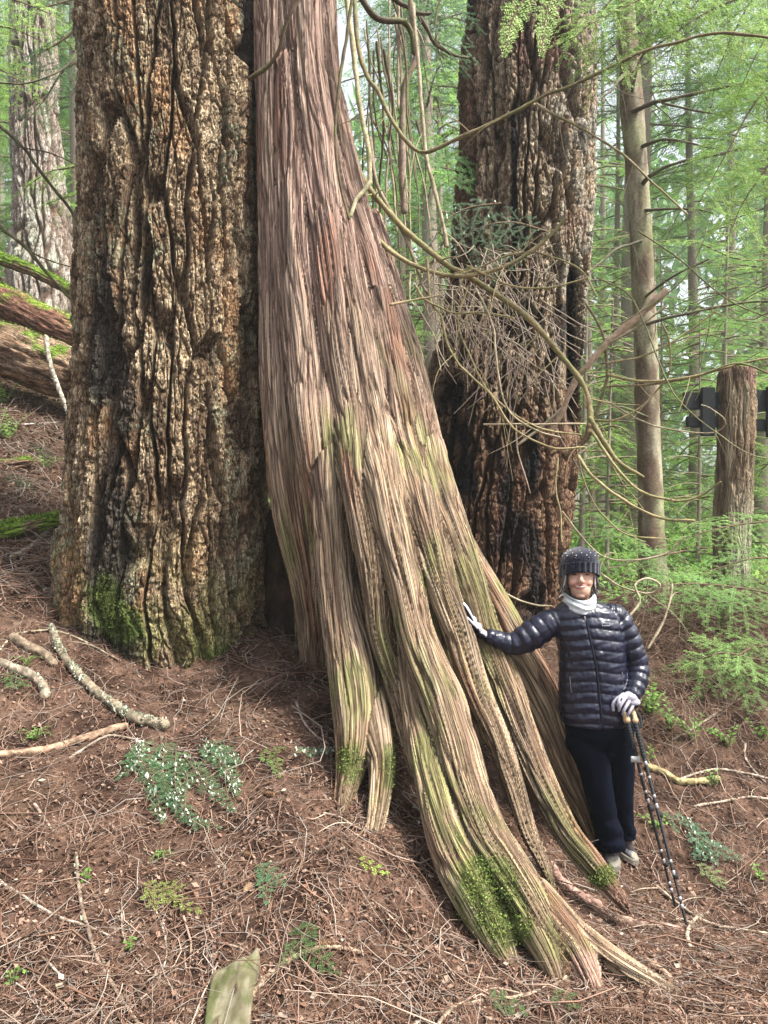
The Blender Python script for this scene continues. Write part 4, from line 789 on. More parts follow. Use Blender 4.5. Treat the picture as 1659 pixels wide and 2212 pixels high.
def single(name, rows, Y0, Y1, r0, r1, col, label, cat, side=0, extra=()):
    b = Bag(); branch_tube(b, rows, Y0, Y1, r0, r1, col, side)
    for e in extra: branch_tube(b, *e)
    v, q, c = b.get(); o = add(name, v, q, M_twig, col=c, origin=P(*rows[0], Y0)); describe(o, label, cat); return o
single("broken_limb", [(1437, 630), (1375, 685), (1308, 745), (1270, 790), (1244, 820), (1213, 890), (1190, 930)], 4.7, 4.9, 9, 7, (.58, .42, .30), "thick pale broken limb leaning across the arching cedar branches", "broken limb", 0,
       [([(1320, 740), (1380, 705), (1440, 660)], 4.75, 4.6, 4, 2, PALE, 0), ([(1213, 884), (1180, 915), (1120, 960)], 4.9, 4.9, 5, 3, PALE, 0)])
single("bare_sapling", [(1286, 900), (1300, 860), (1312, 814), (1308, 772), (1303, 725), (1285, 685), (1265, 655)], 4.9, 4.7, 5, 3, (.34, .30, .18), "thin bare lichen-grey sapling with wide-spreading arms right of the fire-scarred fir", "sapling", 4,
       [([(1311, 784), (1384, 770), (1448, 742), (1526, 686), (1600, 620)], 4.8, 4.6, 2.6, 1.6, OL, 3), ([(1314, 809), (1373, 823), (1454, 820), (1526, 806), (1600, 785), (1680, 770)], 4.8, 4.5, 3.6, 2.6, OL, 4), ([(1310, 835), (1380, 832), (1430, 828), (1500, 815), (1540, 800), (1600, 785), (1680, 812)], 4.8, 4.5, 2.8, 2.4, (.3, .24, .14), 3),
        ([(1280, 907), (1328, 907), (1378, 884), (1420, 842), (1448, 800), (1445, 736), (1430, 700)], 4.8, 4.5, 2.8, 1.8, OL, 2), ([(1308, 865), (1370, 901), (1440, 926), (1526, 935), (1560, 925), (1565, 908), (1540, 885), (1515, 875)], 4.8, 4.4, 2.2, 1.4, PALE, 2),
        ([(1340, 700), (1420, 650), (1480, 600), (1520, 520)], 4.7, 4.6, 2, 1.3, (.3, .27, .16), 3), ([(1290, 600), (1360, 640), (1400, 720), (1440, 820), (1480, 880), (1600, 970), (1700, 1000)], 4.7, 4.4, 2.2, 1.5, (.3, .27, .16), 3),
        ([(1480, 880), (1520, 770), (1540, 650), (1560, 560)], 4.9, 4.9, 1.8, 1.2, (.26, .25, .14), 2), ([(1380, 500), (1470, 560), (1560, 640), (1690, 700)], 5.2, 5.0, 2, 1.6, (.2, .16, .1), 3), ([(1260, 870), (1310, 940), (1330, 1020), (1390, 1100)], 4.9, 4.8, 2, 1.2, OL, 2)])
single("dead_branch", [(1355, 1362), (1400, 1400), (1428, 1350), (1447, 1300), (1452, 1262)][1:], 5.0, 5.1, 3.2, 2.6, PALE, "pale crooked dead stem standing on the bank above the person's elbow", "dead branch", 1)
single("dead_branch", [(1360, 1330), (1382, 1300), (1378, 1282), (1372, 1262), (1400, 1250), (1425, 1262), (1418, 1275), (1395, 1282), (1340, 1268), (1300, 1240)], 4.7, 4.9, 3.2, 2, (.58, .48, .34), "pale looping dead branch just right of the person's cheek", "dead branch", 2)
single("dead_branch", [(1370, 1900-500), (1390, 1330), (1400, 1250)][::-1], 5.4, 5.5, 1.8, 1.4, PK, "thin upright dead stem half hidden behind the person's shoulder", "dead branch", 0)
for rows, lab in (([(-20, 255), (10, 280), (50, 320), (110, 400), (150, 450), (172, 492)], "dark bare branch slanting down over the pale fir, upper of two"), ([(-20, 470), (5, 494), (60, 540), (110, 600), (165, 660)], "dark bare branch slanting down over the mossy logs, lower of two")):
    single("dark_branch", rows, 5.8, 5.6, 4.5, 3.5, (.09, .08, .04), lab, "branch", 0, [([(50, 320), (85, 325), (125, 337), (175, 363)], 5.7, 5.6, 2, 1.2, DK, 2)] if rows[0][1] == 255 else [([(60, 540), (100, 560), (165, 580)], 5.7, 5.6, 2, 1.2, DK, 1)])
single("dark_branch", [(-20, 178), (50, 180), (105, 165), (140, 145), (170, 115)], 5.9, 6.2, 2.2, 1.8, (.16, .14, .1), "thin curved branch in front of the dark foliage at the upper left", "branch")

# slim tree on the right
st = empty("slim_tree", G(1412, 1262)*0+P(1412, 1290, 7.0), "slim smooth-barked tree with bare spreading limbs, between the fire-scarred fir and the log post", "tree")
c = spline([(*P(x, y, 7.0), .88*r/F*7.0) for x, y, r in ((1340, -160, 19), (1350, 0, 21), (1360, 130, 24), (1366, 240, 27), (1378, 400, 26), (1388, 600, 27), (1398, 850, 28), (1406, 1100, 30), (1412, 1280, 36), (1414, 1380, 42))], .03)
v, q = tube(c, 40, rough=.06, s=9); n_ = normals(v, q); hgt = .006*fbm(v[:, 0]*20, v[:, 1]*20, v[:, 2]*5, 4, 81)+.010*fbm(v[:, 0]*6, v[:, 1]*6, v[:, 2]*2, 2, 82); v = v+n_*hgt[:, None]
cc = mix((.17, .13, .09), (.34, .31, .22), sstep(-.3, .3, fbm(v[:, 0]*7, v[:, 1]*7, v[:, 2]*3, 3, 83))); cc = mix(cc, (.17, .11, .08), sstep(.1, .4, fbm(v[:, 0]*14, v[:, 1]*14, v[:, 2]*3, 3, 84))*.8); cc = mix(cc, (.28, .33, .15), .4*sstep(0, .5, noise(v[:, 0]*5, v[:, 1]*5, v[:, 2]*2, 85)))
add("trunk", v, q, M_bark, st, col=cc)
for rows, r0, r1, s in (([(1369, 240), (1400, 228), (1429, 218), (1525, 197), (1621, 178), (1720, 170)], 7, 1.6, 5), ([(1366, 197), (1381, 134), (1410, 91), (1436, 48), (1460, -10)], 4, 1.6, 3), ([(1350, 160), (1335, 175), (1316, 199), (1280, 223)], 5, 1.6, 2), ([(1388, 316), (1429, 302), (1477, 307), (1549, 322)], 5, 1.6, 3),
                        ([(1390, 395), (1410, 375), (1453, 355), (1549, 334), (1600, 320)], 6, 1.6, 3), ([(1395, 454), (1489, 451), (1540, 460)], 4, 1.6, 2), ([(1430, 222), (1500, 238), (1570, 250)], 3, 2, 2), ([(1395, 640), (1450, 600), (1530, 560)], 3.5, 2, 4), ([(1360, 160), (1420, 120), (1500, 60), (1600, -20)], 2, 1.2, 2),
                        ([(1385, 520), (1330, 540), (1270, 590)], 3.5, 2.5, 3), ([(1395, 700), (1470, 680), (1600, 655), (1700, 650)], 4, 2.5, 5), ([(1398, 900), (1340, 880), (1290, 890)], 3, 1.6, 4)):
    b = Bag(); branch_tube(b, rows, 6.9, 6.5, r0, r1, (.15, .13, .09), s); v, q, c = b.get(); add("branch", v, q, M_twig, st, col=c)

# log post with black boards
def paint_post(px, py, u, Z, c, c2, f1, f2, lump, s):
    C = mix((.26, .18, .11), (.40, .32, .22), sstep(-.4, .4, fbm(u*18, Z*1.6, 0*u, 3, s))); C = mix(C, (.17, .10, .06), .8*sstep(0, .5, fbm(u*9, Z*1.2, 0*u, 3, s+1)))
    C = mix(C, (.46, .46, .33), .7*sstep(1000, 1180, py)*sstep(1560, 1600, px)); return mix(C, (.26, .15, .12), .8*sstep(845, 810, py+10*noise(u*20, Z*9, 0*u, s)))
lp = empty("log_post", P(1578, 1262, 8.0), "thick weathered log post carrying short black boards, beyond the person on the right", "signpost")
V, Q, C, FL = fir_trunk([(780, 1592, 33), (850, 1590, 38), (1000, 1586, 38), (1150, 1580, 38), (1290, 1576, 40)], 8.0, .3, 3.15, 110, 260, 700, furrow=.016, flake=.003, finer=0, cell=(.02, .3), paint=paint_post)
top = V[:, 2] > 3.10-.0; ctr = P(1592, 790, 8.0); f = sstep(3.10, 3.17, V[:, 2]+.03*noise(V[:, 0]*12, V[:, 1]*12, 0*V[:, 0], 90)); V[:, :2] = V[:, :2]*(1-.10*f[:, None])+ctr[:2]*.10*f[:, None]
m = len(V)-110; V = np.vstack([V, np.tile([ctr[0], 8.0, 3.17], (110, 1))]); i = m+np.arange(110); j = m+(np.arange(110)+1) % 110; Q = np.vstack([Q, np.stack([i, j, j+110, i+110], -1)]); C = np.vstack([C, np.tile((.22, .15, .11), (110, 1))])
FL = np.vstack([FL, np.tile(FL[-1], (110, 1))]); add("post", V, Q, M_cedar, lp, col=C*1.15, flo=FL)
M_black = material("black_board", (.003, .005, .007), rough=.55, spec=.4, nscale=9, namt=.3, bscale=40, bump=.15)
def box(x0, x1, y0, y1, z0, z1, bev=.004):
    p = np.array([(x, y, z) for x in (x0, x1) for y in (y0, y1) for z in (z0, z1)]); q = np.array([(0, 1, 3, 2), (4, 6, 7, 5), (0, 4, 5, 1), (2, 3, 7, 6), (0, 2, 6, 4), (1, 5, 7, 3)])
    import bmesh
    bm = bmesh.new(); vs = [bm.verts.new(a) for a in p]; [bm.faces.new([vs[i] for i in f]) for f in q]; bmesh.ops.bevel(bm, geom=bm.edges[:], offset=bev, segments=2, affect='EDGES')
    bmesh.ops.triangulate(bm, faces=bm.faces[:]); V = np.array([v.co[:] for v in bm.verts]); bm.verts.index_update(); Q = np.array([[v.index for v in f.verts] for f in bm.faces]); bm.free(); return V, Q
for (a, b_, c_, d_, nm, yy) in ((1476, 1570, 848, 885, "board", 8.0), (1483, 1570, 900, 923, "board", 8.0), (1600, 1720, 843, 889, "board", 8.0), (1600, 1715, 907, 932, "board", 8.0), (1514, 1543, 837, 942, "bracket", 7.94), (1656, 1686, 835, 945, "bracket", 7.94)):
    p0 = P(a, d_, yy); p1 = P(b_, c_, yy); v, q = box(p0[0], p1[0], yy-.03, yy+.03, p0[2], p1[2], .008); add(nm, v, q, M_black, lp, smooth=False)

# ------------------------------------------------------------------ fallen logs and sticks
def rough_log(rows, amp, seed, paint, n=72, step=.02):
    c = spline(rows, step); v, q = tube(c, n); N = normals(v, q); u, s, _, _, _ = flow(v, [c])
    g = np.abs(noise(u/.05, s/.35, 0*u, seed)); h = amp*(-1.2*(1-sstep(0, .25, g))+.9*fbm(u/.12, s/.3, 0*u, 3, seed+1)+.3*noise(u/.02, s/.06, 0*u, seed+2))
    v = v+N*h[:, None]; return v, q, paint(v, N, u, s, 1-sstep(0, .25, g), seed), N, np.stack([u, s, 0*u+seed], -1)
def p_log(v, N, u, s, g, sd):
    C = mix((.30, .19, .12), (.42, .30, .21), sstep(-.3, .4, fbm(u*12, s*3, 0*u, 3, sd+5))); C = mix(C, (.12, .07, .045), .8*g)
    return mix(C, (.16, .26, .035), sstep(.1, .5, fbm(v[:, 0]*5, v[:, 1]*5, v[:, 2]*5, 3, sd+6)+.75*(N[:, 2]-.55)))
def p_red(v, N, u, s, g, sd):
    C = mix((.26, .13, .09), (.36, .20, .14), sstep(-.3, .4, fbm(u*12, s*3, 0*u, 3, sd+5))); C = mix(C, (.12, .06, .04), .8*g)
    return mix(C, (.24, .34, .05), sstep(.1, .5, fbm(v[:, 0]*4, v[:, 1]*4, v[:, 2]*4, 3, sd+6)+.8*(N[:, 2]-.4)))
def p_moss(v, N, u, s, g, sd): return mix(mix((.22, .15, .1), (.3, .2, .13), g), (.17, .27, .04), sstep(-.3, .1, fbm(v[:, 0]*6, v[:, 1]*6, v[:, 2]*6, 3, sd)+.6*N[:, 2]))
def logthing(name, rows, amp, seed, paint, label, mossn=0, cat="log"):
    v, q, C, N, FL = rough_log(rows, amp, seed, paint); e = empty(name, rows[len(rows)//2][:3], label, cat); add("wood", v, q, M_log, e, col=C, flo=FL)
    if mossn:
        W = sstep(.2, .7, N[:, 2]+.5*noise(v[:, 0]*6, v[:, 1]*6, v[:, 2]*6, seed+9))+1e-6; a, q2, c = leafy_moss(v, N, W, mossn, .022, [(.20, .32, .05), (.28, .40, .07), (.14, .22, .04)], .012); add("moss", a, q2, M_moss, e, col=c, smooth=False)
R = lambda px, py, Y, r: (*P(px, py, Y), r/F*Y)
logthing("fallen_log", [R(-160, 712, 8.0, 62), R(0, 753, 8.0, 60), R(100, 790, 8.0, 58), R(260, 845, 8.0, 55)], .028, 900, p_log, "big brown fallen log with furrowed bark, lower of the stacked logs on the left", 2500)
logthing("fallen_log", [R(-160, 610, 8.7, 45), R(0, 655, 8.7, 42), R(100, 700, 8.7, 38), R(260, 760, 8.7, 34)], .02, 910, p_red, "reddish mossy fallen log lying just above the big brown log", 3000)
logthing("fallen_log", [R(-100, 520, 9.2, 15), R(10, 562, 9.2, 14), R(80, 590, 9.2, 13), R(200, 650, 9.2, 11)], .01, 920, p_moss, "slender bright mossy log, topmost on the left slope", 2600)
logthing("mossy_log", [R(-120, 1158, 5.35, 20), R(0, 1150, 5.35, 22), R(70, 1135, 5.4, 19), R(160, 1118, 5.45, 15)], .012, 930, p_moss, "low mossy log at the left edge beside the huge fir's base", 3200)
logthing("mossy_log", [R(-90, 1010, 6.7, 22), R(0, 1012, 6.7, 20), R(60, 1000, 6.7, 14)], .012, 935, p_log, "half-buried rotten log on the left slope under the fallen logs", 200)
def stick(name, rows, label, r0, r1, col, cat="stick", up=.6, lichen=0, Y=None, side=0, extra=()):
    b = Bag(); lb = Bag()
    for rw, a0, a1, cl, sd in [(rows, r0, r1, col, side), *extra]:
        pts = []
        for i, q in enumerate(rw):
            f = i/(len(rw)-1); g_ = G(q[0], q[1]) if len(q) == 2 else P(*q); r = (a0+(a1-a0)*f)/F*g_[1]; g_[2] += r*up+.004; pts.append((*g_, r))
        c = spline(pts, .008); k = int(rng.integers(0, 999)); s = np.arange(len(c))*.008; c[:, 3] *= 1+.22*noise(s*12, 0*s, 0*s+k, 4); c[:, 2] += .003*noise(s*9, 0*s, 0*s+k, 5)
        v, q = tube(c, 16 if a0 > 3 else 7, rough=.30, s=k, rf=30); cc = mix(cl, np.array(cl)*.5, sstep(-.15, .25, fbm(v[:, 0]*25, v[:, 1]*25, v[:, 2]*25, 3, 7))); cc = mix(cc, (.16, .13, .08), .8*sstep(.1, .35, fbm(v[:, 0]*50, v[:, 1]*50, v[:, 2]*50, 3, 17))); b.put(v, q, cc)
        for _ in range(sd):
            i = rng.integers(1, len(c)-1); p = c[i, :3]; a = rng.random()*6.28; L = .05+.15*rng.random(); e = p+np.array((math.cos(a)*L, math.sin(a)*L, .03)); v, q = tube(spline([(*p, .003), (*((p+e)/2+rng.normal(size=3)*.01), .0022), (*e, .001)], .02), 5); b.put(v, q, cl)
        if lichen:
            n = lichen; i = rng.integers(0, len(c), n); d = unit(rng.normal(size=(n, 3))+np.array((0, -.4, 1.0))); p = c[i, :3]+d*c[i, 3:4]*1.05+rng.normal(size=(n, 3))*.003
            p = p[(fbm(p[:, 0]*8, p[:, 1]*8, p[:, 2]*8, 2, 77) > -.12)]; lb.put(*bits(p[:, 0], p[:, 1], p[:, 2], .003+.006*rng.random(len(p)), palette(len(p), [(.30, .35, .26), (.22, .28, .19), (.38, .41, .33)], .12), 1.0, .8))
    v, q, c = b.get()
    if not lichen: describe(add(name, v, q, M_twig, col=c, origin=v.mean(0)), label, cat)
    else:
        e = empty(name, v.mean(0), label, cat); add("wood", v, q, M_twig, e, col=c); v, q, c = lb.get(); add("lichen", v, q, M_lichen, e, col=c, smooth=False)
stick("fallen_branch", [(-30, 1638), (0, 1636), (84, 1628), (167, 1606), (234, 1584), (270, 1575)], "reddish fallen branch reaching in from the left edge", 8, 8, (.50, .32, .22))
stick("fallen_branch", [(111, 1361), (125, 1400), (145, 1435), (185, 1480), (212, 1506), (279, 1553), (318, 1566), (354, 1575)], "thick fallen branch crusted with pale lichen, below the huge fir", 7, 13, (.34, .28, .20), lichen=900)
stick("broken_root", [(-20, 1436), (0, 1440), (56, 1461), (90, 1485), (98, 1510)], "grey-brown broken root curving down at the left edge", 10, 10, (.40, .33, .25), lichen=60)
stick("broken_root", [(30, 1385), (60, 1405), (95, 1420), (115, 1440)], "short brown root lying above the broken root at the left", 11, 9, (.36, .27, .19))
stick("dead_twig", [(0, 1408), (18, 1385), (40, 1371), (80, 1366), (112, 1362)], "thin pale arched twig above the lichen-crusted branch", 2.6, 2.2, PALE)
stick("dead_twig", [(110, 1362), (160, 1378), (205, 1400), (260, 1430)], "thin pale twig running right from the top of the lichen-crusted branch", 2.4, 1.8, PALE, side=1)
stick("dead_twig", [(-10, 1900), (0, 1908), (65, 1950), (115, 1980), (180, 2002), (235, 2025)], "long pale twig slanting down from the left edge in the lower left", 3.6, 2.6, (.62, .52, .42), side=1)
stick("dead_twig", [(165, 1850), (168, 1900), (178, 1970), (188, 2005), (210, 2075), (245, 2135), (300, 2220)], "brown knobbly twig crossing the long pale twig in the lower left", 3.6, 4.4, (.36, .26, .20), side=3, lichen=30)
stick("dead_twig", [(90, 2070), (145, 2125), (210, 2185), (250, 2225)], "thin grey twig near the bottom left corner", 2.6, 2.2, (.5, .42, .35))
stick("curved_stick", [(525, 2225), (548, 2150), (590, 2105), (645, 2067), (700, 2052), (745, 2053), (782, 2062)], "curved brown stick in the foreground beside the mossy wood slab", 6, 4, (.50, .36, .25))
stick("dead_twig", [(262, 1955), (268, 2030), (305, 2088), (345, 2120), (388, 2157)], "thin bowed twig left of the mossy wood slab", 2.4, 2, (.48, .38, .3))
stick("dead_twig", [(315, 1940), (345, 1990), (360, 2060), (340, 2125), (305, 2162)], "thin hooked twig crossing the bowed twig", 2.4, 2, (.56, .45, .36))
stick("dead_twig", [(948, 2215), (985, 2178), (1050, 2166), (1130, 2155), (1205, 2128), (1230, 2105)], "pale stick in the foreground below the root ends", 5, 3, (.60, .45, .33), side=3, extra=[([(985, 2178), (1060, 2140), (1130, 2150)], 2.5, 2, (.6, .45, .33), 1)])
stick("dead_twig", [(150, 1640), (215, 1600), (245, 1592), (290, 1600), (330, 1612)], "thin pale twig arching beside the reddish fallen branch", 2.8, 2, (.55, .45, .36))
stick("dead_twig", [(75, 1742), (95, 1770), (115, 1800)], "short thick pale twig in the litter at the left", 3.5, 2.5, (.56, .42, .33))
stick("dead_twig", [(310, 1838), (350, 1855), (405, 1875)], "short straight twig above the yellow-green sprig", 2.4, 2, (.50, .38, .28))
stick("dead_twig", [(640, 1520), (655, 1560), (680, 1590), (710, 1610)], "pale forked twig left of the cedar's forked root", 2.8, 2, (.64, .52, .44), side=2)
stick("dead_twig", [(700, 1760), (735, 1770), (760, 1785), (790, 1800)], "pale twig lying across the tips of the cedar's forked root", 3, 2, (.56, .45, .35), side=2)
stick("dead_twig", [(420, 2030), (470, 2040), (520, 2052), (560, 2080)], "brown twig above the mossy wood slab", 2.6, 2, (.45, .34, .27), side=1)
stick("dead_twig", [(1080, 2210), (1040, 2190), (1010, 2100), (995, 2060)], "upright-looking pale twig left of the root ends", 3, 1.6, (.56, .43, .34), side=1)
stick("yellow_stick", [(1400, 1662), (1430, 1672), (1465, 1692), (1500, 1694), (1550, 1687)], "smooth yellowish peeled stick on the litter right of the poles", 7, 7, (.60, .50, .24))
stick("dead_twig", [(1465, 1690), (1500, 1675), (1560, 1665), (1659, 1684), (1700, 1690)], "long pale twig above the yellowish stick at the right", 2.8, 2.4, (.66, .55, .44), side=2)
stick("dead_twig", [(1455, 1600), (1500, 1575), (1560, 1535), (1620, 1500)], "pale branching twig on the bank right of the poles", 3, 2, (.56, .46, .34), side=4)
stick("dead_twig", [(1610, 1610), (1610, 1640), (1640, 1680), (1690, 1720)], "thin bent twig at the right edge", 2.6, 2, (.62, .5, .4))
stick("dead_twig", [(1500, 1745), (1560, 1735), (1620, 1725), (1700, 1735)], "pale twig below the yellowish stick at the right", 3, 2.4, (.60, .48, .38), side=2)
stick("dead_twig", [(1420, 1920), (1470, 1960), (1540, 2000), (1659, 2020)], "long pale stick right of the pole tips", 4, 2.6, (.62, .5, .38), side=2)
stick("dead_twig", [(1490, 2050), (1485, 2020), (1500, 1990), (1530, 1975)], "pale forked stick standing at the pole tips", 5, 2.5, (.66, .54, .40), side=1)
stick("dead_twig", [(1500, 2050), (1540, 2080), (1600, 2120), (1640, 2160)], "dark thin stick slanting to the lower right corner", 3, 2, (.22, .15, .11))
stick("bare_root", [(1192, 1868), (1210, 1900), (1245, 1930), (1290, 1958)], "pink barkless root surfacing between the cedar's roots", 8, 13, (.60, .36, .30), up=-.2, cat="root")
stick("bare_root", [(1335, 1985), (1375, 1995), (1420, 2000), (1470, 2010)], "pink barkless root surfacing right of the cedar's roots", 10, 8, (.58, .37, .30), up=-.2, cat="root")
stick("bare_root", [(1400, 2080), (1430, 2100), (1460, 2125)], "small tan barkless root in the lower right litter", 10, 7, (.52, .36, .26), up=-.3, cat="root")
stick("dead_twig", [P_ for P_ in ((99, 729, 7.3), (109, 788, 7.2), (125, 835, 7.1), (139, 871, 7.0), (152, 907, 6.9))], "pale crooked limb leaning against the big brown log", 5, 4.5, (.60, .54, .44), up=0, side=1)
stick("dead_twig", [(-20, 925), (0, 921), (80, 918), (158, 912)], "straight white twig on the left slope below the logs", 2.6, 2.6, (.72, .66, .58))
stick("dead_twig", [(26, 1212), (60, 1195), (95, 1165), (138, 1125)], "pale bent branch leaning over the low mossy log", 5.5, 5, (.56, .50, .38), side=2, up=1.5)
stick("dead_twig", [(0, 1072), (40, 1062), (80, 1050)], "white twig on the left slope above the low mossy log", 2.6, 2, (.7, .62, .52))
stick("dead_twig", [(10, 1090), (50, 1110), (75, 1150), (90, 1190)], "thin white twig hanging over the low mossy log", 2, 1.6, (.7, .62, .52))
stick("dead_twig", [(30, 1225), (70, 1250), (100, 1280), (150, 1300)], "thin lichen-spotted twig on the slope left of the huge fir's foot", 2.6, 2, (.5, .42, .34), lichen=40)
# fir cones
def cone(px, py, yaw, label, L=.055):
    g = G(px, py, .013); b = Bag(); d = np.array((math.cos(yaw), math.sin(yaw), .05)); d /= np.linalg.norm(d); s = unit(np.cross(d, UP)); u = np.cross(s, d)
    v, q = tube(spline([(*(g-d*L*.5), .004), (*(g-d*L*.2), .009), (*(g+d*L*.2), .008), (*(g+d*L*.5), .003)], .005), 10); b.put(v, q, (.30, .18, .10))
    for i in range(60):
        t = i/60; a = i*2.4; r = .012*math.sin(math.pi*(.12+.83*t))**.7; c = g+d*L*(t-.5); e = s*math.cos(a)+u*math.sin(a); tg = np.cross(d, e)
        p = c+e*r*.6; V = np.array([p-tg*.004, p+e*r*.6+d*.004-tg*.003, p+e*r*.6+d*.006+tg*.003, p+tg*.004]); b.put(V, [[0, 1, 2, 3]], (.52, .34, .20))
    v, q, c = b.get(); describe(add("fir_cone", v, q, M_litter, col=c, origin=g), label, "cone")
cone(700, 2046, .1, "tan fir cone resting on the curved foreground stick", .07); cone(535, 1852-0, -.5, "small tan cone on the litter left of the cedar's forked root"); cone(535, 1925, 1.2, "brown cone beside the small blue-green sprig", .05); cone(580, 1720, -.3, "small brown cone below the small green sprig", .05)
# mossy wood slab half buried at the bottom
pts = [(440, 2260), (448, 2180), (462, 2118), (500, 2102), (540, 2085), (556, 2068), (562, 2090), (548, 2150), (535, 2260)]
tp = np.array([G(a, b_, .035) for a, b_ in pts]); bt = tp-np.array((0, 0, .12)); m = len(pts); ctr = tp.mean(0); NR = 14; ring = []
for k in range(NR+1): ring.append(ctr+(tp-ctr)*(k/NR)+np.array((0, 0, .006*(1-(k/NR)**2))))
ring.append(bt); dens = []
for r_ in ring: dens.append(np.array([r_[i]*(1-t)+r_[(i+1) % m]*t for i in range(m) for t in np.linspace(0, 1, 8, endpoint=False)]))
nn = len(dens[0]); V = np.vstack(dens); V[:-nn, 2] += .012*fbm(V[:-nn, 0]*16, V[:-nn, 1]*5, 0*V[:-nn, 0], 3, 95); i = np.arange(len(dens)-1)[:, None]*nn; j = np.arange(nn)[None]; Q = np.stack([i+j, i+(j+1) % nn, i+nn+(j+1) % nn, i+nn+j], -1).reshape(-1, 4)
C = mix((.22, .20, .11), (.42, .38, .26), sstep(-.3, .4, fbm(V[:, 0]*34, V[:, 1]*9, 0*V[:, 0], 4, 96))); C = mix(C, (.14, .17, .05), sstep(.05, .35, fbm(V[:, 0]*14, V[:, 1]*14, 0*V[:, 0], 3, 97))*.7); C = mix(C, (.10, .065, .045), sstep(.2, .45, fbm(V[:, 0]*20, V[:, 1]*5, 0*V[:, 0]+4, 3, 98)))
describe(add("wood_slab", V, Q, M_wood, col=C, origin=ctr), "flat olive-green mossy slab of wood half buried at the bottom edge", "wood slab")
# ------------------------------------------------------------------ the person
HY = 3.80
def H(px, py, dy=0.0): return P(px, py, HY+dy)
def hr(r): return r/F*HY
def rowsH(rows, step=.012): return spline([(*H(a, b_, d), hr(r)) for a, b_, d, r in rows], step)
def ellip(c, rx, ry, rz, n=20, m=14):
    th = np.linspace(0, math.pi, m+1); ph = np.arange(n)/n*2*math.pi
    V = np.stack([c[0]+rx*np.sin(th)[:, None]*np.cos(ph), c[1]+ry*np.sin(th)[:, None]*np.sin(ph), c[2]-rz*np.cos(th)[:, None]*np.ones(n)], -1).reshape(-1, 3)
    i = np.arange(m)[:, None]*n; j = np.arange(n)[None]; k = (j+1) % n
    return V, np.stack([i+j, i+k, i+n+k, i+n+j], -1).reshape(-1, 4)
def loft(rows, n=40, step=.01, power=2.0):
    """horizontal sections: photo y, left x, right x, half depth, depth offset"""
    r = np.array([(CZ+(1106-a)/F*HY, H((b_+c)/2, a)[0], hr((c-b_)/2), d, e) for a, b_, c, d, e in rows], float)
    o = np.argsort(r[:, 0]); r = r[o]; z = np.arange(r[0, 0], r[-1, 0], step)
    def sm(k): return np.interp(z, r[:, 0], r[:, k])
    cx, rx, ry, dy = sm(1), sm(2), sm(3), sm(4)
    for a in (cx, rx, ry, dy):
        if len(a) > 6: a[2:-2] = np.convolve(a, np.ones(5)/5, 'valid')
    th = np.arange(n)/n*2*math.pi; c_, s_ = np.cos(th), np.sin(th); e = 2/power
    c_ = np.sign(c_)*np.abs(c_)**e; s_ = np.sign(s_)*np.abs(s_)**e
    V = np.stack([cx[:, None]+rx[:, None]*c_, HY+dy[:, None]+ry[:, None]*s_, z[:, None]+0*c_], -1)
    a = np.tile(V[0].mean(0), (n, 1)); b_ = np.tile(V[-1].mean(0), (n, 1)); V = np.concatenate([a[None], V, b_[None]]); m = len(V)
    i = np.arange(m-1)[:, None]*n; j = np.arange(n)[None]; k = (j+1) % n
    return V.reshape(-1, 3), np.stack([i+j, i+k, i+n+k, i+n+j], -1).reshape(-1, 4)
foot1 = G(1331, 1884); foot2 = G(1379, 1870)
per = empty("person", G(1340, 1870), "smiling person in dark puffer jacket and speckled beanie, one hand touching the cedar", "person")
M_skin = material("skin", rough=.5, spec=.35, nscale=30, namt=.06, bump=.05, bscale=200)
M_skin.node_tree.nodes["Principled BSDF"].inputs['Subsurface Weight'].default_value = .15
M_skin.node_tree.nodes["Principled BSDF"].inputs['Subsurface Radius'].default_value = (.02, .008, .004)
M_jacket = material("nylon", (.005, .007, .022), rough=.36, spec=.55, nscale=20, namt=.15, bscale=28, bump=.35)
M_trouser = material("trouser_cloth", (.0018, .0032, .0085), rough=.9, spec=.06, nscale=120, namt=.3, bscale=300, bump=.2)
M_knit = material("knit", rough=.95, spec=.1, nscale=90, namt=.25, bscale=200, bump=.6, sheen=.3)
M_cloth = material("fleece", rough=.9, spec=.15, nscale=60, namt=.08, bscale=160, bump=.35)
M_hair = material("hair", rough=.5, spec=.4, nscale=40, namt=.3, bump=0)
M_shoe = material("shoe", rough=.7, spec=.3, nscale=50, namt=.2, bscale=120, bump=.4)
M_cork = material("cork", (.46, .32, .18), rough=.85, nscale=120, namt=.25, bscale=200, bump=.5)
M_foam = material("foam", (.018, .020, .022), rough=.8, nscale=60, namt=.2, bscale=200, bump=.3)
M_shaft = material("pole_shaft", (.012, .012, .014), rough=.3, spec=.6, nscale=5, namt=.05, bump=0)
M_silver = material("pole_band", (.30, .30, .32), rough=.4, metal=.6, nscale=5, namt=.05, bump=0)
M_white = material("white_tag", (.5, .5, .5), rough=.6, nscale=5, namt=.03, bump=0)
M_zip = material("zip_tape", (.010, .011, .02), rough=.5, nscale=5, namt=.05, bump=0)
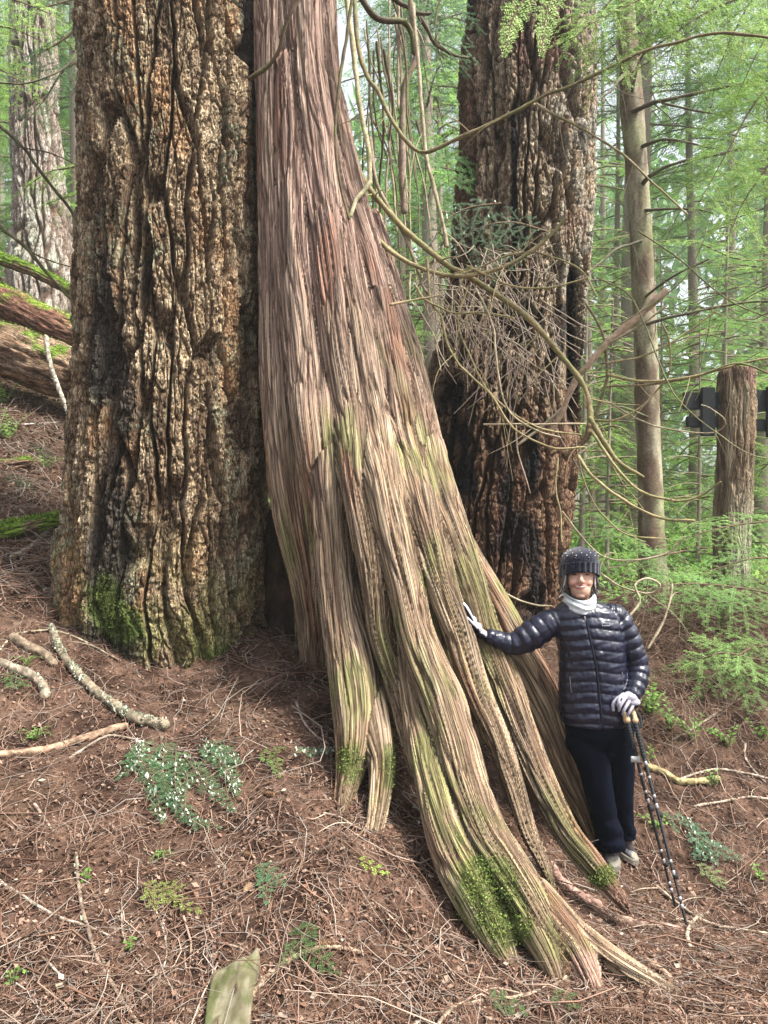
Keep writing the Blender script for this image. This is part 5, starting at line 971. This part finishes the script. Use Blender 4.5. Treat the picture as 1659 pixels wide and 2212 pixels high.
# body: one continuous skin, mostly under the clothes
b = Bag()
for c, rx, ry, rz in ((H(1253, 1233, .0), .073, .088, .098), (H(1253, 1252, -.028), .066, .062, .075), (H(1254, 1272, -.040), .050, .050, .055), (H(1254, 1286, -.064), .025, .022, .019),
                      (H(1240, 1258, -.066), .023, .020, .021), (H(1268, 1258, -.066), .023, .020, .021), (H(1254, 1234, -.078), .045, .012, .012), (H(1254, 1268, -.076), .027, .015, .018)):
    b.put(*ellip(c, rx, ry, rz))
b.put(*tube(spline([(*H(1254.5, 1240, -.088), .007), (*H(1255.5, 1250, -.101), .009), (*H(1256, 1255, -.108), .0125), (*H(1256, 1258, -.094), .011)], .004), 12))
for s in (-1, 1): b.put(*ellip(H(1256+s*4.2, 1256.5, -.094), .0075, .009, .006))
for rr in ([(1255, 1275, .01, 22), (1256, 1310, .01, 22), (1266, 1345, .015, 28), (1272, 1400, .015, 36), (1280, 1480, .015, 36), (1288, 1560, .01, 36), (1290, 1585, .01, 34)], [(1262, 1342, .0, 20), (1200, 1350, .0, 17), (1150, 1376, .0, 17), (1106, 1392, .0, 14), (1076, 1382, -.005, 11), (1050, 1372, -.02, 8), (1030, 1356, -.033, 6)],
           [(1262, 1340, .0, 20), (1322, 1337, .0, 17), (1352, 1385, .0, 17), (1377, 1437, .01, 14), (1374, 1475, -.04, 11), (1364, 1500, -.09, 8), (1362, 1508, -.10, 6)], [(1262, 1590, 0, 28), (1278, 1634, 0, 26), (1291, 1694, -.02, 20), (1305, 1766, -.01, 16), (1318, 1836, 0, 13)], [(1330, 1590, .02, 26), (1342, 1634, .04, 22), (1343, 1694, .05, 18), (1347, 1766, .07, 14), (1355, 1828, .08, 12)]):
    b.put(*tube(rowsH(rr, .02), 16))
for ft, an in ((foot1, H(1318, 1840, 0)), (foot2, H(1355, 1832, .08))): b.put(*tube(spline([(*(an+UP*.02), .026), (*(an*.7+ft*.3+np.array((0, .01, .02))), .022), (*(an*.35+ft*.65+np.array((0, .02, .025))), .016)], .01), 12))
V, Q, _ = b.get(); V, Q, N = fuse(V, Q, .0032, 3, .5)
px = V[:, 0]/V[:, 1]*F+829.5; py = 1106-(V[:, 2]-CZ)/V[:, 1]*F; fr_ = (V[:, 1] < HY-.03)
C = np.tile((.50, .31, .23), (len(V), 1)); el = lambda cx, cy, a, b_: np.exp(-(((px-cx)/a)**2+((py-cy)/b_)**2)**1.5)*fr_
C = mix(C, (.55, .25, .18), .5*el(1240, 1259, 9, 6)+.5*el(1268, 1259, 9, 6)+.3*el(1256, 1256, 5, 4))
C = mix(C, (.05, .045, .05), sstep(1700, 1720, py))                                    # dark socks under the trousers
add("body", V, Q, M_skin, per, col=C)
FV = V[(fr_) & (py < 1300)]; fpx = FV[:, 0]/FV[:, 1]*F+829.5; fpy = 1106-(FV[:, 2]-CZ)/FV[:, 1]*F
def face(x, y, off=.0): d = (fpx-x)**2+(fpy-y)**2; i = np.argsort(d)[:5]; return P(x, y, FV[i, 1].mean()-off)
def fline(pts, r, off, sy=1.0, k=10): return tube(spline([(*face(x, y, off), rr) for (x, y), rr in zip(pts, r)], .0015), k, sy=sy)
M_lip = material("lips", (.42, .13, .11), rough=.4, nscale=50, namt=.1, bump=0); M_tooth = material("teeth", (.48, .46, .42), rough=.3, nscale=50, namt=.03, bump=0)
M_eye = material("eye_dark", (.018, .012, .010), rough=.2, nscale=50, namt=.1, bump=0); M_brow = material("eyebrow", (.07, .045, .035), rough=.8, nscale=90, namt=.3, bump=0)
v, q = fline([(1242, 1264.0), (1247.5, 1266.8), (1254.3, 1268), (1261, 1266.8), (1266.5, 1264.0)], (.0014, .0034, .0042, .0034, .0014), .0012); add("teeth", v, q, M_tooth, per)
b = Bag(); b.put(*fline([(1240, 1262.6), (1246, 1264.0), (1251, 1264.6), (1254.3, 1265.2), (1257.5, 1264.6), (1262.5, 1264.0), (1268.5, 1262.6)], (.0008, .0022, .0026, .0024, .0026, .0022, .0008), .0018))
b.put(*fline([(1240.5, 1263.2), (1246, 1268.8), (1254.3, 1271.4), (1262.5, 1268.8), (1268, 1263.2)], (.0008, .0026, .0036, .0026, .0008), .0010)); v, q, _ = b.get(); add("lips", v, q, M_lip, per)
for ex in (1240.5, 1268.5): v, q = fline([(ex-5, 1242.6), (ex-2.5, 1241.6), (ex, 1241.2), (ex+2.5, 1241.6), (ex+5, 1242.6)], (.0010, .0028, .0036, .0028, .0010), .0004); add("eye", v, q, M_eye, per)
for ex, s in ((1240, 1), (1269, -1)): v, q = fline([(ex-7.5, 1237.6-.6*s), (ex, 1235.6), (ex+7.5, 1237.6+.6*s)], (.001, .0018, .001), .0004); add("eyebrow", v, q, M_brow, per)
# hair
b = Bag()
for k in range(150):
    s = -1 if k % 2 else 1; a = rng.random(); x0 = 1253+s*(27+9*a); d0 = -.045+.11*rng.random(); L = 34+18*rng.random()
    o_ = s*(0+5*rng.random()); tint = (.30, .27, .26) if rng.random() < .35 else (.05, .038, .035)
    b.put(*tube(spline([(*H(x0, 1232, d0), .004), (*H(x0+o_*.4, 1232+L*.45, d0-.005), .0042), (*H(x0+o_*1.0, 1232+L*.8, d0-.012), .0036), (*H(x0+o_*1.5+s*3*rng.random(), 1232+L, d0-.015), .0015)], .01), 6), tint)
for k in range(60): x0 = 1225+56*rng.random(); b.put(*tube(spline([(*H(x0, 1235, .085), .006), (*H(x0, 1262, .10), .006), (*H(x0+4*rng.normal(), 1286, .09), .003)], .012), 6), (.07, .055, .05))
v, q, c = b.get(); add("hair", v, q, M_hair, per, col=c)
# beanie
n = 160; th = np.arange(n)/n*2*math.pi; rows = []
prof = [(0, 40.5), (.06, 41.5), (.18, 41), (.32, 40.5), (.42, 41), (.5, 40.5), (.62, 39), (.74, 35.5), (.84, 29.5), (.92, 21), (.97, 12), (1.0, 1)]
pa = np.array(prof); tt = np.linspace(0, 1, 60); rw = np.interp(tt, pa[:, 0], pa[:, 1]); rw[2:-2] = np.convolve(rw, np.ones(5)/5, 'valid'); fro = .5-.5*np.sin(th)
for t, r in zip(tt, rw):
    bot = 1252-19*fro**2; pyy = bot+(1180.5-bot)*t; cuff = 1 if t < .42 else 0
    rib = (.0022*np.sign(np.sin(th*22))*np.abs(np.sin(th*22))**.5 if cuff else .0007*np.sin(th*60)); kn = .0012*noise(np.cos(th)*9, np.sin(th)*9, t*12+0*th, 5)
    R = hr(r)*(1+.03*noise(np.cos(th)*1.5, np.sin(th)*1.5, t*2+0*th, 6))+rib+kn+.0035*cuff
    rows.append(np.stack([H(1252.5+1.5*t, 1230)[0]+R*np.cos(th), HY+.005+R*1.13*np.sin(th), CZ+(1106-pyy)/F*HY+0*th], -1))
V = np.array(rows); inner = V[0].copy(); inner[:, :2] = (inner[:, :2]-inner[:, :2].mean(0))*.9+inner[:, :2].mean(0); inner[:, 2] += .02; V = np.concatenate([inner[None], V]); m = len(V)
i = np.arange(m-1)[:, None]*n; j = np.arange(n)[None]; k = (j+1) % n; Q = np.stack([i+j, i+k, i+n+k, i+n+j], -1).reshape(-1, 4)
V = V.reshape(-1, 3); b = Bag(); b.put(V, Q, mix((.005, .006, .015), (.009, .011, .024), .5+.5*np.sin(np.arange(len(V))*.7)))
for rr, (t, cnt, off) in enumerate(((.60, 9, 0), (.69, 11, .2), (.78, 11, .55), (.87, 8, .2))):
    for k in range(cnt):
        a = (k+off)/cnt*2*math.pi+.1*rr; R = hr(np.interp(t, tt, rw))+.002; bot = 1252-19*(.5-.5*math.sin(a))**2; pyy = bot+(1180.5-bot)*t
        c = np.array((H(1252.5+1.5*t, 1230)[0]+R*math.cos(a), HY+.005+R*1.13*math.sin(a), CZ+(1106-pyy)/F*HY)); b.put(*ellip(c, .0031, .0031, .0028, 8, 6), (.5, .52, .52) if rr else (.30, .12, .16))
v, q, c = b.get(); add("beanie", v, q, M_knit, per, col=c)
# neck gaiter
n = 90; th = np.arange(n)/n*2*math.pi; rows = []
for t in np.linspace(0, 1, 26):
    fro = .5-.5*np.sin(th); top = 1276+17*fro**2.2; bot = 1306+16*fro**2; pyy = top+(bot-top)*t
    R = hr(31+3*math.sin(t*3.1))*(1+.05*noise(np.cos(th)*2, np.sin(th)*2, t*3+0*th, 15)+.03*np.sin(t*14+2*np.sin(th*2))); cx = H(1250, 1300)[0]
    rows.append(np.stack([cx+R*np.cos(th), HY-.018+R*1.12*np.sin(th), CZ+(1106-pyy)/F*HY+0*th], -1))
V = np.array(rows); inn = V[::-1].copy(); inn[..., 0] = (inn[..., 0]-H(1250, 1300)[0])*.9+H(1250, 1300)[0]; inn[..., 1] = (inn[..., 1]-HY+.018)*.9+HY-.018; V = np.concatenate([V, inn]); m = len(V)
i = np.arange(m-1)[:, None]*n; j = np.arange(n)[None]; k = (j+1) % n; Q = np.stack([i+j, i+k, i+n+k, i+n+j], -1).reshape(-1, 4); V = V.reshape(-1, 3)
px = V[:, 0]/V[:, 1]*F+829.5; py = 1106-(V[:, 2]-CZ)/V[:, 1]*F; d = py-(1288+.55*(px-1222)); st_ = np.exp(-(d/1.5)**2)*sstep(1220, 1226, px)*sstep(1246, 1240, px)*(V[:, 1] < HY)
add("neck_gaiter", V, Q, M_cloth, per, col=mix((.50, .55, .57), (.04, .05, .08), np.clip(st_, 0, 1)*.8))
v, q = tube(spline([(*H(1220, 1283, -.03), .006), (*H(1213, 1285, -.04), .007), (*H(1208, 1290, -.045), .004)], .005), 10, sy=.5); add("gaiter_toggle", v, q, M_white, per)
# jacket
b = Bag(); b.put(*loft([(1300, 1222, 1290, .065, .0), (1308, 1206, 1314, .08, .0), (1320, 1192, 1334, .095, 0), (1345, 1192, 1344, .112, 0), (1375, 1200, 1346, .122, 0), (1400, 1207, 1347, .125, 0), (1450, 1209, 1350, .12, 0), (1500, 1208, 1354, .12, 0), (1535, 1209, 1364, .122, 0), (1561, 1214, 1368, .118, 0)], 60, .01, 2.3))
A1 = rowsH([(1215, 1338, .0, 25), (1190, 1345, .0, 29), (1165, 1360, .0, 31), (1138, 1378, .0, 30), (1108, 1391, .0, 24), (1082, 1384, .0, 19.5), (1058, 1375, -.017, 16)])
A2 = rowsH([(1318, 1328, .0, 24), (1334, 1335, .0, 25), (1349, 1362, .0, 25), (1364, 1400, .0, 25), (1376, 1437, .0, 24.5), (1376, 1468, -.035, 22.5), (1370, 1492, -.075, 19), (1366, 1500, -.095, 17)])
b.put(*tube(A1, 30)); b.put(*tube(A2, 30)); V, Q, _ = b.get(); V, Q, N = fuse(V, Q, .0055, 4, .6)
dt = np.array([0.]); TO = np.c_[np.linspace(H(1255, 1310)[0], H(1289, 1560)[0], 60), np.full(60, HY), np.linspace(H(0, 1310)[2], H(0, 1562)[2], 60), np.interp(np.linspace(0, 1, 60), [0, .12, 1], [.10, .155, .165])]
u, s, sid, T, ang = flow(V, [TO, A1, A2]); px = V[:, 0]/V[:, 1]*F+829.5; py = 1106-(V[:, 2]-CZ)/V[:, 1]*F
zt = V[:, 2]-.012*np.cos((px-1280)/60*2.2)+.004*noise(V[:, 0]*8, V[:, 1]*8, V[:, 2]*3, 3)
ph = np.where(sid == 0, zt/.053, (s+.006*noise(u*9, s*4, sid, 4))/np.where(sid == 1, .050, .052)); f_ = np.abs(np.sin(np.pi*ph))
h = .0095*f_**.36-.006 + (.0040*fbm(u*14, s*30, sid*3.3, 3, 5)+.003*noise(u*7, s*44, sid*3.3, 8))*f_ + .0022*noise(u*50, s*16, sid*3.3, 6) + .0045*(1-f_)*noise(u*42+s*8, s*9, sid*3.3, 16)
zx = np.interp(py, [1322, 1440, 1560], [1263, 1288, 1301]); dz = np.exp(-((px-zx)/3.6)**2)*(sid == 0)*(V[:, 1] < HY); h = h*(1-.9*dz)-.004*dz
V = V+N*h[:, None]; add("jacket", V, Q, M_jacket, per)
def front(px_, py_, off=.0):
    x, z = H(px_, py_)[[0, 2]]; x_, z_ = V[:, 0]*HY/V[:, 1], CZ+(V[:, 2]-CZ)*HY/V[:, 1]; d = (x_-x)**2+(z_-z)**2+(V[:, 1] > HY)*9; i = np.argsort(d)[:6]; y = V[i, 1].min()-off; return P(px_, py_, y)
b = Bag(); c = np.array([(*front(np.interp(y_, [1322, 1440, 1560], [1263, 1288, 1301]), y_, .001), .0042) for y_ in np.linspace(1326, 1556, 50)]); c[2:-2, 1] = np.convolve(c[:, 1], np.ones(5)/5, 'valid'); b.put(*tube(c, 8, sy=1.0)); v, q, _ = b.get(); add("zip", v, q, M_zip, per)
c = front(1263, 1333, .006); v, q = tube(spline([(*c, .0035), (*(c+np.array((.002, -.002, -.022))), .0025)], .004), 8); add("zip_pull", v, q, M_silver, per)
b = Bag()
for (a0, b0), (a1, b1) in (((1300, 1346), (1317, 1346)), ((1317, 1346), (1317, 1352)), ((1317, 1352), (1301, 1352)), ((1301, 1352), (1300, 1346))):
    p0 = front(a0, b0, .002); p1 = front(a1, b1, .002); b.put(*tube(np.array([(*p0, .0011), (*((p0+p1)/2), .0011), (*p1, .0011)]), 6))
v, q, _ = b.get(); add("chest_patch", v, q, material("patch", (.35, .36, .42), rough=.4, nscale=5, namt=.05, bump=0), per)
for (a0, b0), (a1, b1) in (((1231, 1462), (1234, 1496)), ((1344, 1452), (1347, 1478))):
    p0 = front(a0, b0, .002); p1 = front(a1, b1, .002); v, q = tube(spline([(*p0, .0016), (*((p0+p1)/2), .0016), (*p1, .0014)], .01), 6); add("pocket_zip", v, q, M_silver, per)
# collar
n = 80; th = np.arange(n)/n*2*math.pi; rows = []
for t in np.linspace(0, 1, 16):
    fro = .5-.5*np.sin(th); pyy = 1322-(38-26*fro**2)*t+6*fro; R = hr(38-2*t)+.004*math.sin(t*math.pi); rows.append(np.stack([H(1254, 0)[0]+R*np.cos(th)*1.0, HY-.004+R*1.08*np.sin(th), CZ+(1106-pyy)/F*HY+0*th], -1))
V2 = np.array(rows); inn = V2[::-1].copy(); inn[..., 0] = (inn[..., 0]-H(1254, 0)[0])*.87+H(1254, 0)[0]; inn[..., 1] = (inn[..., 1]-HY)*.87+HY; V2 = np.concatenate([V2, inn]); m = len(V2)
i = np.arange(m-1)[:, None]*n; j = np.arange(n)[None]; k = (j+1) % n; add("collar", V2.reshape(-1, 3), np.stack([i+j, i+k, i+n+k, i+n+j], -1).reshape(-1, 4), M_jacket, per)
# trousers
b = Bag(); b.put(*loft([(1548, 1219, 1364, .105, 0), (1585, 1222, 1370, .112, .0), (1606, 1238, 1360, .095, .01), (1625, 1262, 1345, .06, .015)], 50, .01, 2.2))
L1 = rowsH([(1258, 1600, 0, 37), (1279, 1640, 0, 36), (1291, 1694, -.02, 31), (1301, 1740, -.018, 28), (1308, 1775, -.005, 28), (1316, 1805, .0, 29.5), (1320, 1835, .0, 31), (1322, 1850, .0, 31)])
L2 = rowsH([(1332, 1600, .02, 36), (1341, 1640, .04, 30), (1343, 1694, .05, 26), (1346, 1740, .06, 23), (1349, 1775, .07, 20), (1353, 1800, .08, 20), (1356, 1826, .08, 21), (1358, 1842, .08, 21)])
b.put(*tube(L1, 28)); b.put(*tube(L2, 28)); V, Q, _ = b.get(); V, Q, N = fuse(V, Q, .0065, 3, .5); u, s, sid, T, ang = flow(V, [L1, L2])
lowf = sstep(1700, 1820, 1106-(V[:, 2]-CZ)/V[:, 1]*F); h = (.003+.008*lowf)*fbm(u*7+s*6, s*11-u*4, sid*5., 3, 44)+.002*noise(u*30, s*12, sid, 45)+.0035*lowf*np.sin(s*60+u*22+4*noise(u*8, s*4, sid, 46)); V = V+N*h[:, None]
cut = np.where(sid == 0, H(0, 1834)[2]+.012*np.cos(ang*1.0+1), H(0, 1824)[2]); Q = Q[(V[:, 2] > cut)[Q].all(1)]; us = np.unique(Q); mp_ = np.zeros(len(V), int); mp_[us] = np.arange(len(us)); V = V[us]; Q = mp_[Q]
o_ = add("trousers", V, Q, M_trouser, per); sm_ = o_.modifiers.new("thickness", 'SOLIDIFY'); sm_.thickness = .003; sm_.offset = -1
# shoes
M_lace = material("lace", (.34, .33, .36), rough=.8, nscale=60, namt=.1, bump=0)
def shoe(an, toe, col):
    d = toe-an; d[2] = 0; d /= np.linalg.norm(d); s = np.cross(UP, d); heel = toe-d*.255; gz_ = lambda t: float(gz((heel+d*.255*t)[0], (heel+d*.255*t)[1]))
    z0, z1 = gz_(.1), gz_(.9); t = np.linspace(0, 1, 34); n = 28; th = np.arange(n)/n*2*math.pi
    wd = np.interp(t, [0, .08, .3, .5, .75, .93, 1], [.018, .033, .037, .040, .049, .038, .012]); ht = np.interp(t, [0, .05, .2, .38, .55, .75, .92, 1], [.05, .095, .105, .092, .070, .052, .040, .018])
    base = heel[None]+d*(.255*t)[:, None]; base[:, 2] = z0+(z1-z0)*t+.006
    c_ = np.cos(th); s_ = np.sin(th); V = base[:, None]+s*(wd[:, None]*np.sign(c_)*np.abs(c_)**.8)[..., None]+UP*((ht[:, None])*(.5+.5*s_)**.8*(.022/.022))[..., None]
    m = len(V); i = np.arange(m-1)[:, None]*n; j = np.arange(n)[None]; k = (j+1) % n; Q = np.stack([i+j, i+k, i+n+k, i+n+j], -1).reshape(-1, 4); V[0] = V[0].mean(0); V[-1] = V[-1].mean(0)
    W = V.reshape(-1, 3); tt_ = np.repeat(t, n); hh = W[:, 2]-np.repeat(base[:, 2], n)
    C = np.tile(col, (len(W), 1)); C = mix(C, (.012, .011, .018), sstep(-.05, .2, noise(W[:, 0]*34, W[:, 1]*34, W[:, 2]*34, 8))*(tt_ < .87)); C = mix(C, (.20, .185, .15), sstep(.87, .90, tt_)); e = empty("shoe", heel, None, None); e.parent = per; e.location = tuple(heel-world_loc(per))
    add("upper", W, Q, M_shoe, e, col=C)
    wo = wd+.005; V2 = []
    for zz_, k_ in ((-.012, .96), (-.010, 1), (.014, 1.0), (.018, .95)): V2.append(base[:, None]+np.stack([s*(wo*k_)[:, None], -s*(wo*k_)[:, None]], 1)+UP*zz_)
    ring = np.array([np.concatenate([a[:, 0], a[::-1, 1]]) for a in V2]); nn = ring.shape[1]; ring = np.concatenate([np.tile(ring[0].mean(0), (1, nn, 1)), ring, np.tile(ring[-1].mean(0), (1, nn, 1))]); i = np.arange(len(ring)-1)[:, None]*nn; j = np.arange(nn)[None]
    add("sole", ring.reshape(-1, 3), np.stack([i+j, i+(j+1) % nn, i+nn+(j+1) % nn, i+nn+j], -1).reshape(-1, 4), M_shoe, e, col=(.15, .135, .11), smooth=False)
    b = Bag()
    for k in range(6):
        tk = .50+.05*k; hk = np.interp(tk, t, ht)+.008; cpt = heel+d*.255*tk; cpt[2] = z0+(z1-z0)*tk; sg = 1 if k % 2 else -1
        b.put(*tube(spline([(*(cpt-s*.024*sg+UP*(hk-.012)), .0016), (*(cpt+UP*(hk+.002)), .0016), (*(cpt+s*.024*sg+d*.02+UP*(hk-.012)), .0016)], .006), 6))
    cpt = heel+d*.255*.50; cpt[2] = z0+.098
    for sg in (-1, 1): b.put(*tube(spline([(*cpt, .002), (*(cpt+s*.03*sg+UP*.012), .002), (*(cpt+s*.045*sg-UP*.02+d*.02), .002), (*(cpt+s*.01*sg+d*.015), .002)], .006), 6))
    v, q, _ = b.get(); add("lace", v, q, M_lace, e)
shoe(H(1318, 1838, 0), foot1+np.array((0, -.01, 0)), (.060, .055, .070)); shoe(H(1355, 1830, .08), foot2, (.055, .052, .062))
# gloves
def glove(blobs, fingers, core, label=None, black_dir=None):
    b = Bag()
    for c, rx, ry, rz in blobs: b.put(*ellip(c, rx, ry, rz))
    for f in fingers: b.put(*tube(spline(f, .004), 12))
    V, Q, _ = b.get(); V, Q, N = fuse(V, Q, .0026, 1, .4); C = np.tile((.34, .33, .39), (len(V), 1))
    if black_dir is not None: C = mix(C, (.012, .012, .018), sstep(.12, .28, N@unit(np.array(black_dir))+.15*noise(V[:, 0]*60, V[:, 1]*60, V[:, 2]*60, 3)))
    if core:
        fd = np.full(len(V), 9.)
        for f in fingers:
            s_ = spline(f, .002); d_ = np.sqrt(((V[:, None]-s_[None, :, :3])**2).sum(2))-s_[None, :, 3]; fd = np.minimum(fd, d_.min(1))
        C = mix(C, (.012, .012, .018), sstep(-.0004, .0012, fd)*sstep(H(0, 1503)[2], H(0, 1511)[2], V[:, 2]))
    o_ = add("glove", V, Q, M_cloth, per, col=C)
    if core:
        b = Bag(); [b.put(*ellip(*k)) for k in core]; v, q, _ = b.get(); add("palm_grip", v, q, M_foam, o_ and per)
r_ = .0098
glove([(H(1031, 1357, -.035), .024, .034, .030), (H(1023, 1343, -.030), .017, .038, .028), (H(1042, 1371, -.026), .030, .030, .022)],
      [[(*H(1021, 1340, -.062+.021*k), r_*1.05), (*H(1012-k*.5, 1323-k*2, -.068+.024*k), r_), (*H(1003-k, 1309-k*2, -.072+.027*k), r_*.92), (*H(996.5+abs(k-1.2)*1.5, 1302+abs(k-1.2)*3, -.074+.028*k), r_*.75)] for k in range(4)]
      + [[(*H(1028, 1356, -.06), .0125), (*H(1017, 1345, -.085), .0115), (*H(1009, 1337, -.09), .0105), (*H(1006, 1333, -.09), .008)]], None, black_dir=(-.75, -.45, -.45))
glove([(H(1362, 1506, -.115), .041, .028, .031), (H(1367, 1517, -.115), .037, .028, .029), (H(1364, 1497, -.10), .030, .026, .022)],
      [[(*H(1345, 1500, -.125), 0.00864), (*H(1338, 1508, -.145), 0.00816), (*H(1335, 1518, -.150), 0.00760), (*H(1334, 1526, -.142), 0.00640)],
       [(*H(1352, 1505, -.132), 0.00880), (*H(1345, 1516, -.152), 0.00840), (*H(1339, 1527, -.156), 0.00784), (*H(1337, 1535, -.146), 0.00640)],
       [(*H(1360, 1513, -.132), 0.00880), (*H(1353, 1525, -.152), 0.00840), (*H(1347, 1536, -.155), 0.00784), (*H(1345, 1543, -.145), 0.00640)],
       [(*H(1369, 1521, -.128), 0.00840), (*H(1363, 1532, -.146), 0.00784), (*H(1358, 1541, -.148), 0.00720), (*H(1355, 1548, -.138), 0.00600)],
       [(*H(1350, 1500, -.10), .0125), (*H(1334, 1510, -.115), .0115), (*H(1325, 1522, -.125), .0105), (*H(1325, 1534, -.128), .0085)]],
      [(H(1342, 1520, -.128), .029, .024, .028), (H(1354, 1527, -.126), .029, .024, .029)])
# trekking poles
def pole(top, tip, label, tag):
    e = empty("trekking_pole", tip, label, "trekking pole"); L = np.linalg.norm(tip-top); d = (tip-top)/L; s = unit(np.cross(d, (0, 1, 0))); f = np.cross(s, d)
    def seg(a, b_, r0, r1=None, n=14): r1 = r0 if r1 is None else r1; t = np.linspace(a, b_, max(3, int((b_-a)*L/.01))); r = r0+(r1-r0)*(t-a)/(b_-a+1e-9); return np.c_[top+d*(t*L)[:, None], r]
    c = seg(-.02, .062, .0145, .0145); q_ = np.linspace(0, 1, len(c)); c[:, 3] = .0135+.0035*np.cos(q_*9)*(1-q_)+.0045*sstep(.82, .95, q_); v, q = tube(c, 16); add("handle", v, q, M_cork, e)
    c = seg(.062, .235, .0135); c = spline(c, .003); q_ = np.linspace(0, 1, len(c)); c[:, 3] = .0118+.0012*np.sign(np.sin(q_*75))+.002*sstep(.93, .99, q_); v, q = tube(c, 14); add("foam_grip", v, q, M_foam, e)
    b = Bag(); b.put(*tube(seg(.235, .52, .0085), 12)); b.put(*tube(seg(.52, .77, .0078), 12)); b.put(*tube(seg(.77, .965, .0066), 12)); v, q, _ = b.get(); add("shaft", v, q, M_shaft, e)
    for a, w in ((.262, .008), (.33, .003), (.415, .004), (.455, .012), (.70, .003), (.745, .010), (.855, .003), (.885, .006)): v, q = tube(seg(a, a+w, .0097), 12); add("band", v, q, M_silver, e)
    for a in (.50, .765): v, q = box(-.012, .012, -.008, .008, -.014, .014, .003); M = np.stack([s, f, d], 1); add("clamp", v@M.T+top+d*(a*L)+s*.006, q, M_foam, e)
    v, q = tube(seg(.965, 1.0, .0045, .002), 10); add("tip", v, q, M_silver, e)
    if tag: p = top+d*(.262*L); v, q = box(p[0]-.034, p[0]+.010, p[1]-.014, p[1]-.008, p[2]-.008, p[2]+.022, .002); add("tag", v, q, M_white, e)
    c = spline([(*(top+d*.01*L+s*.012), .003), (*(top+d*.05*L+s*.03-f*.0), .003), (*(top+d*.10*L+s*.022), .003), (*(top+d*.07*L+s*.012), .003)], .006); v, q = tube(c, 8, sy=2.0); add("strap", v, q, M_foam, e)
pole(H(1346.5, 1528, -.125), G(1463, 1965, -.02), "black hiking pole with a cork handle, the nearer and shorter-looking of the pair", True)
pole(H(1364, 1528, -.105), G(1488, 2008, -.02), "black hiking pole with a cork handle, the outer one on the right of the pair", False)
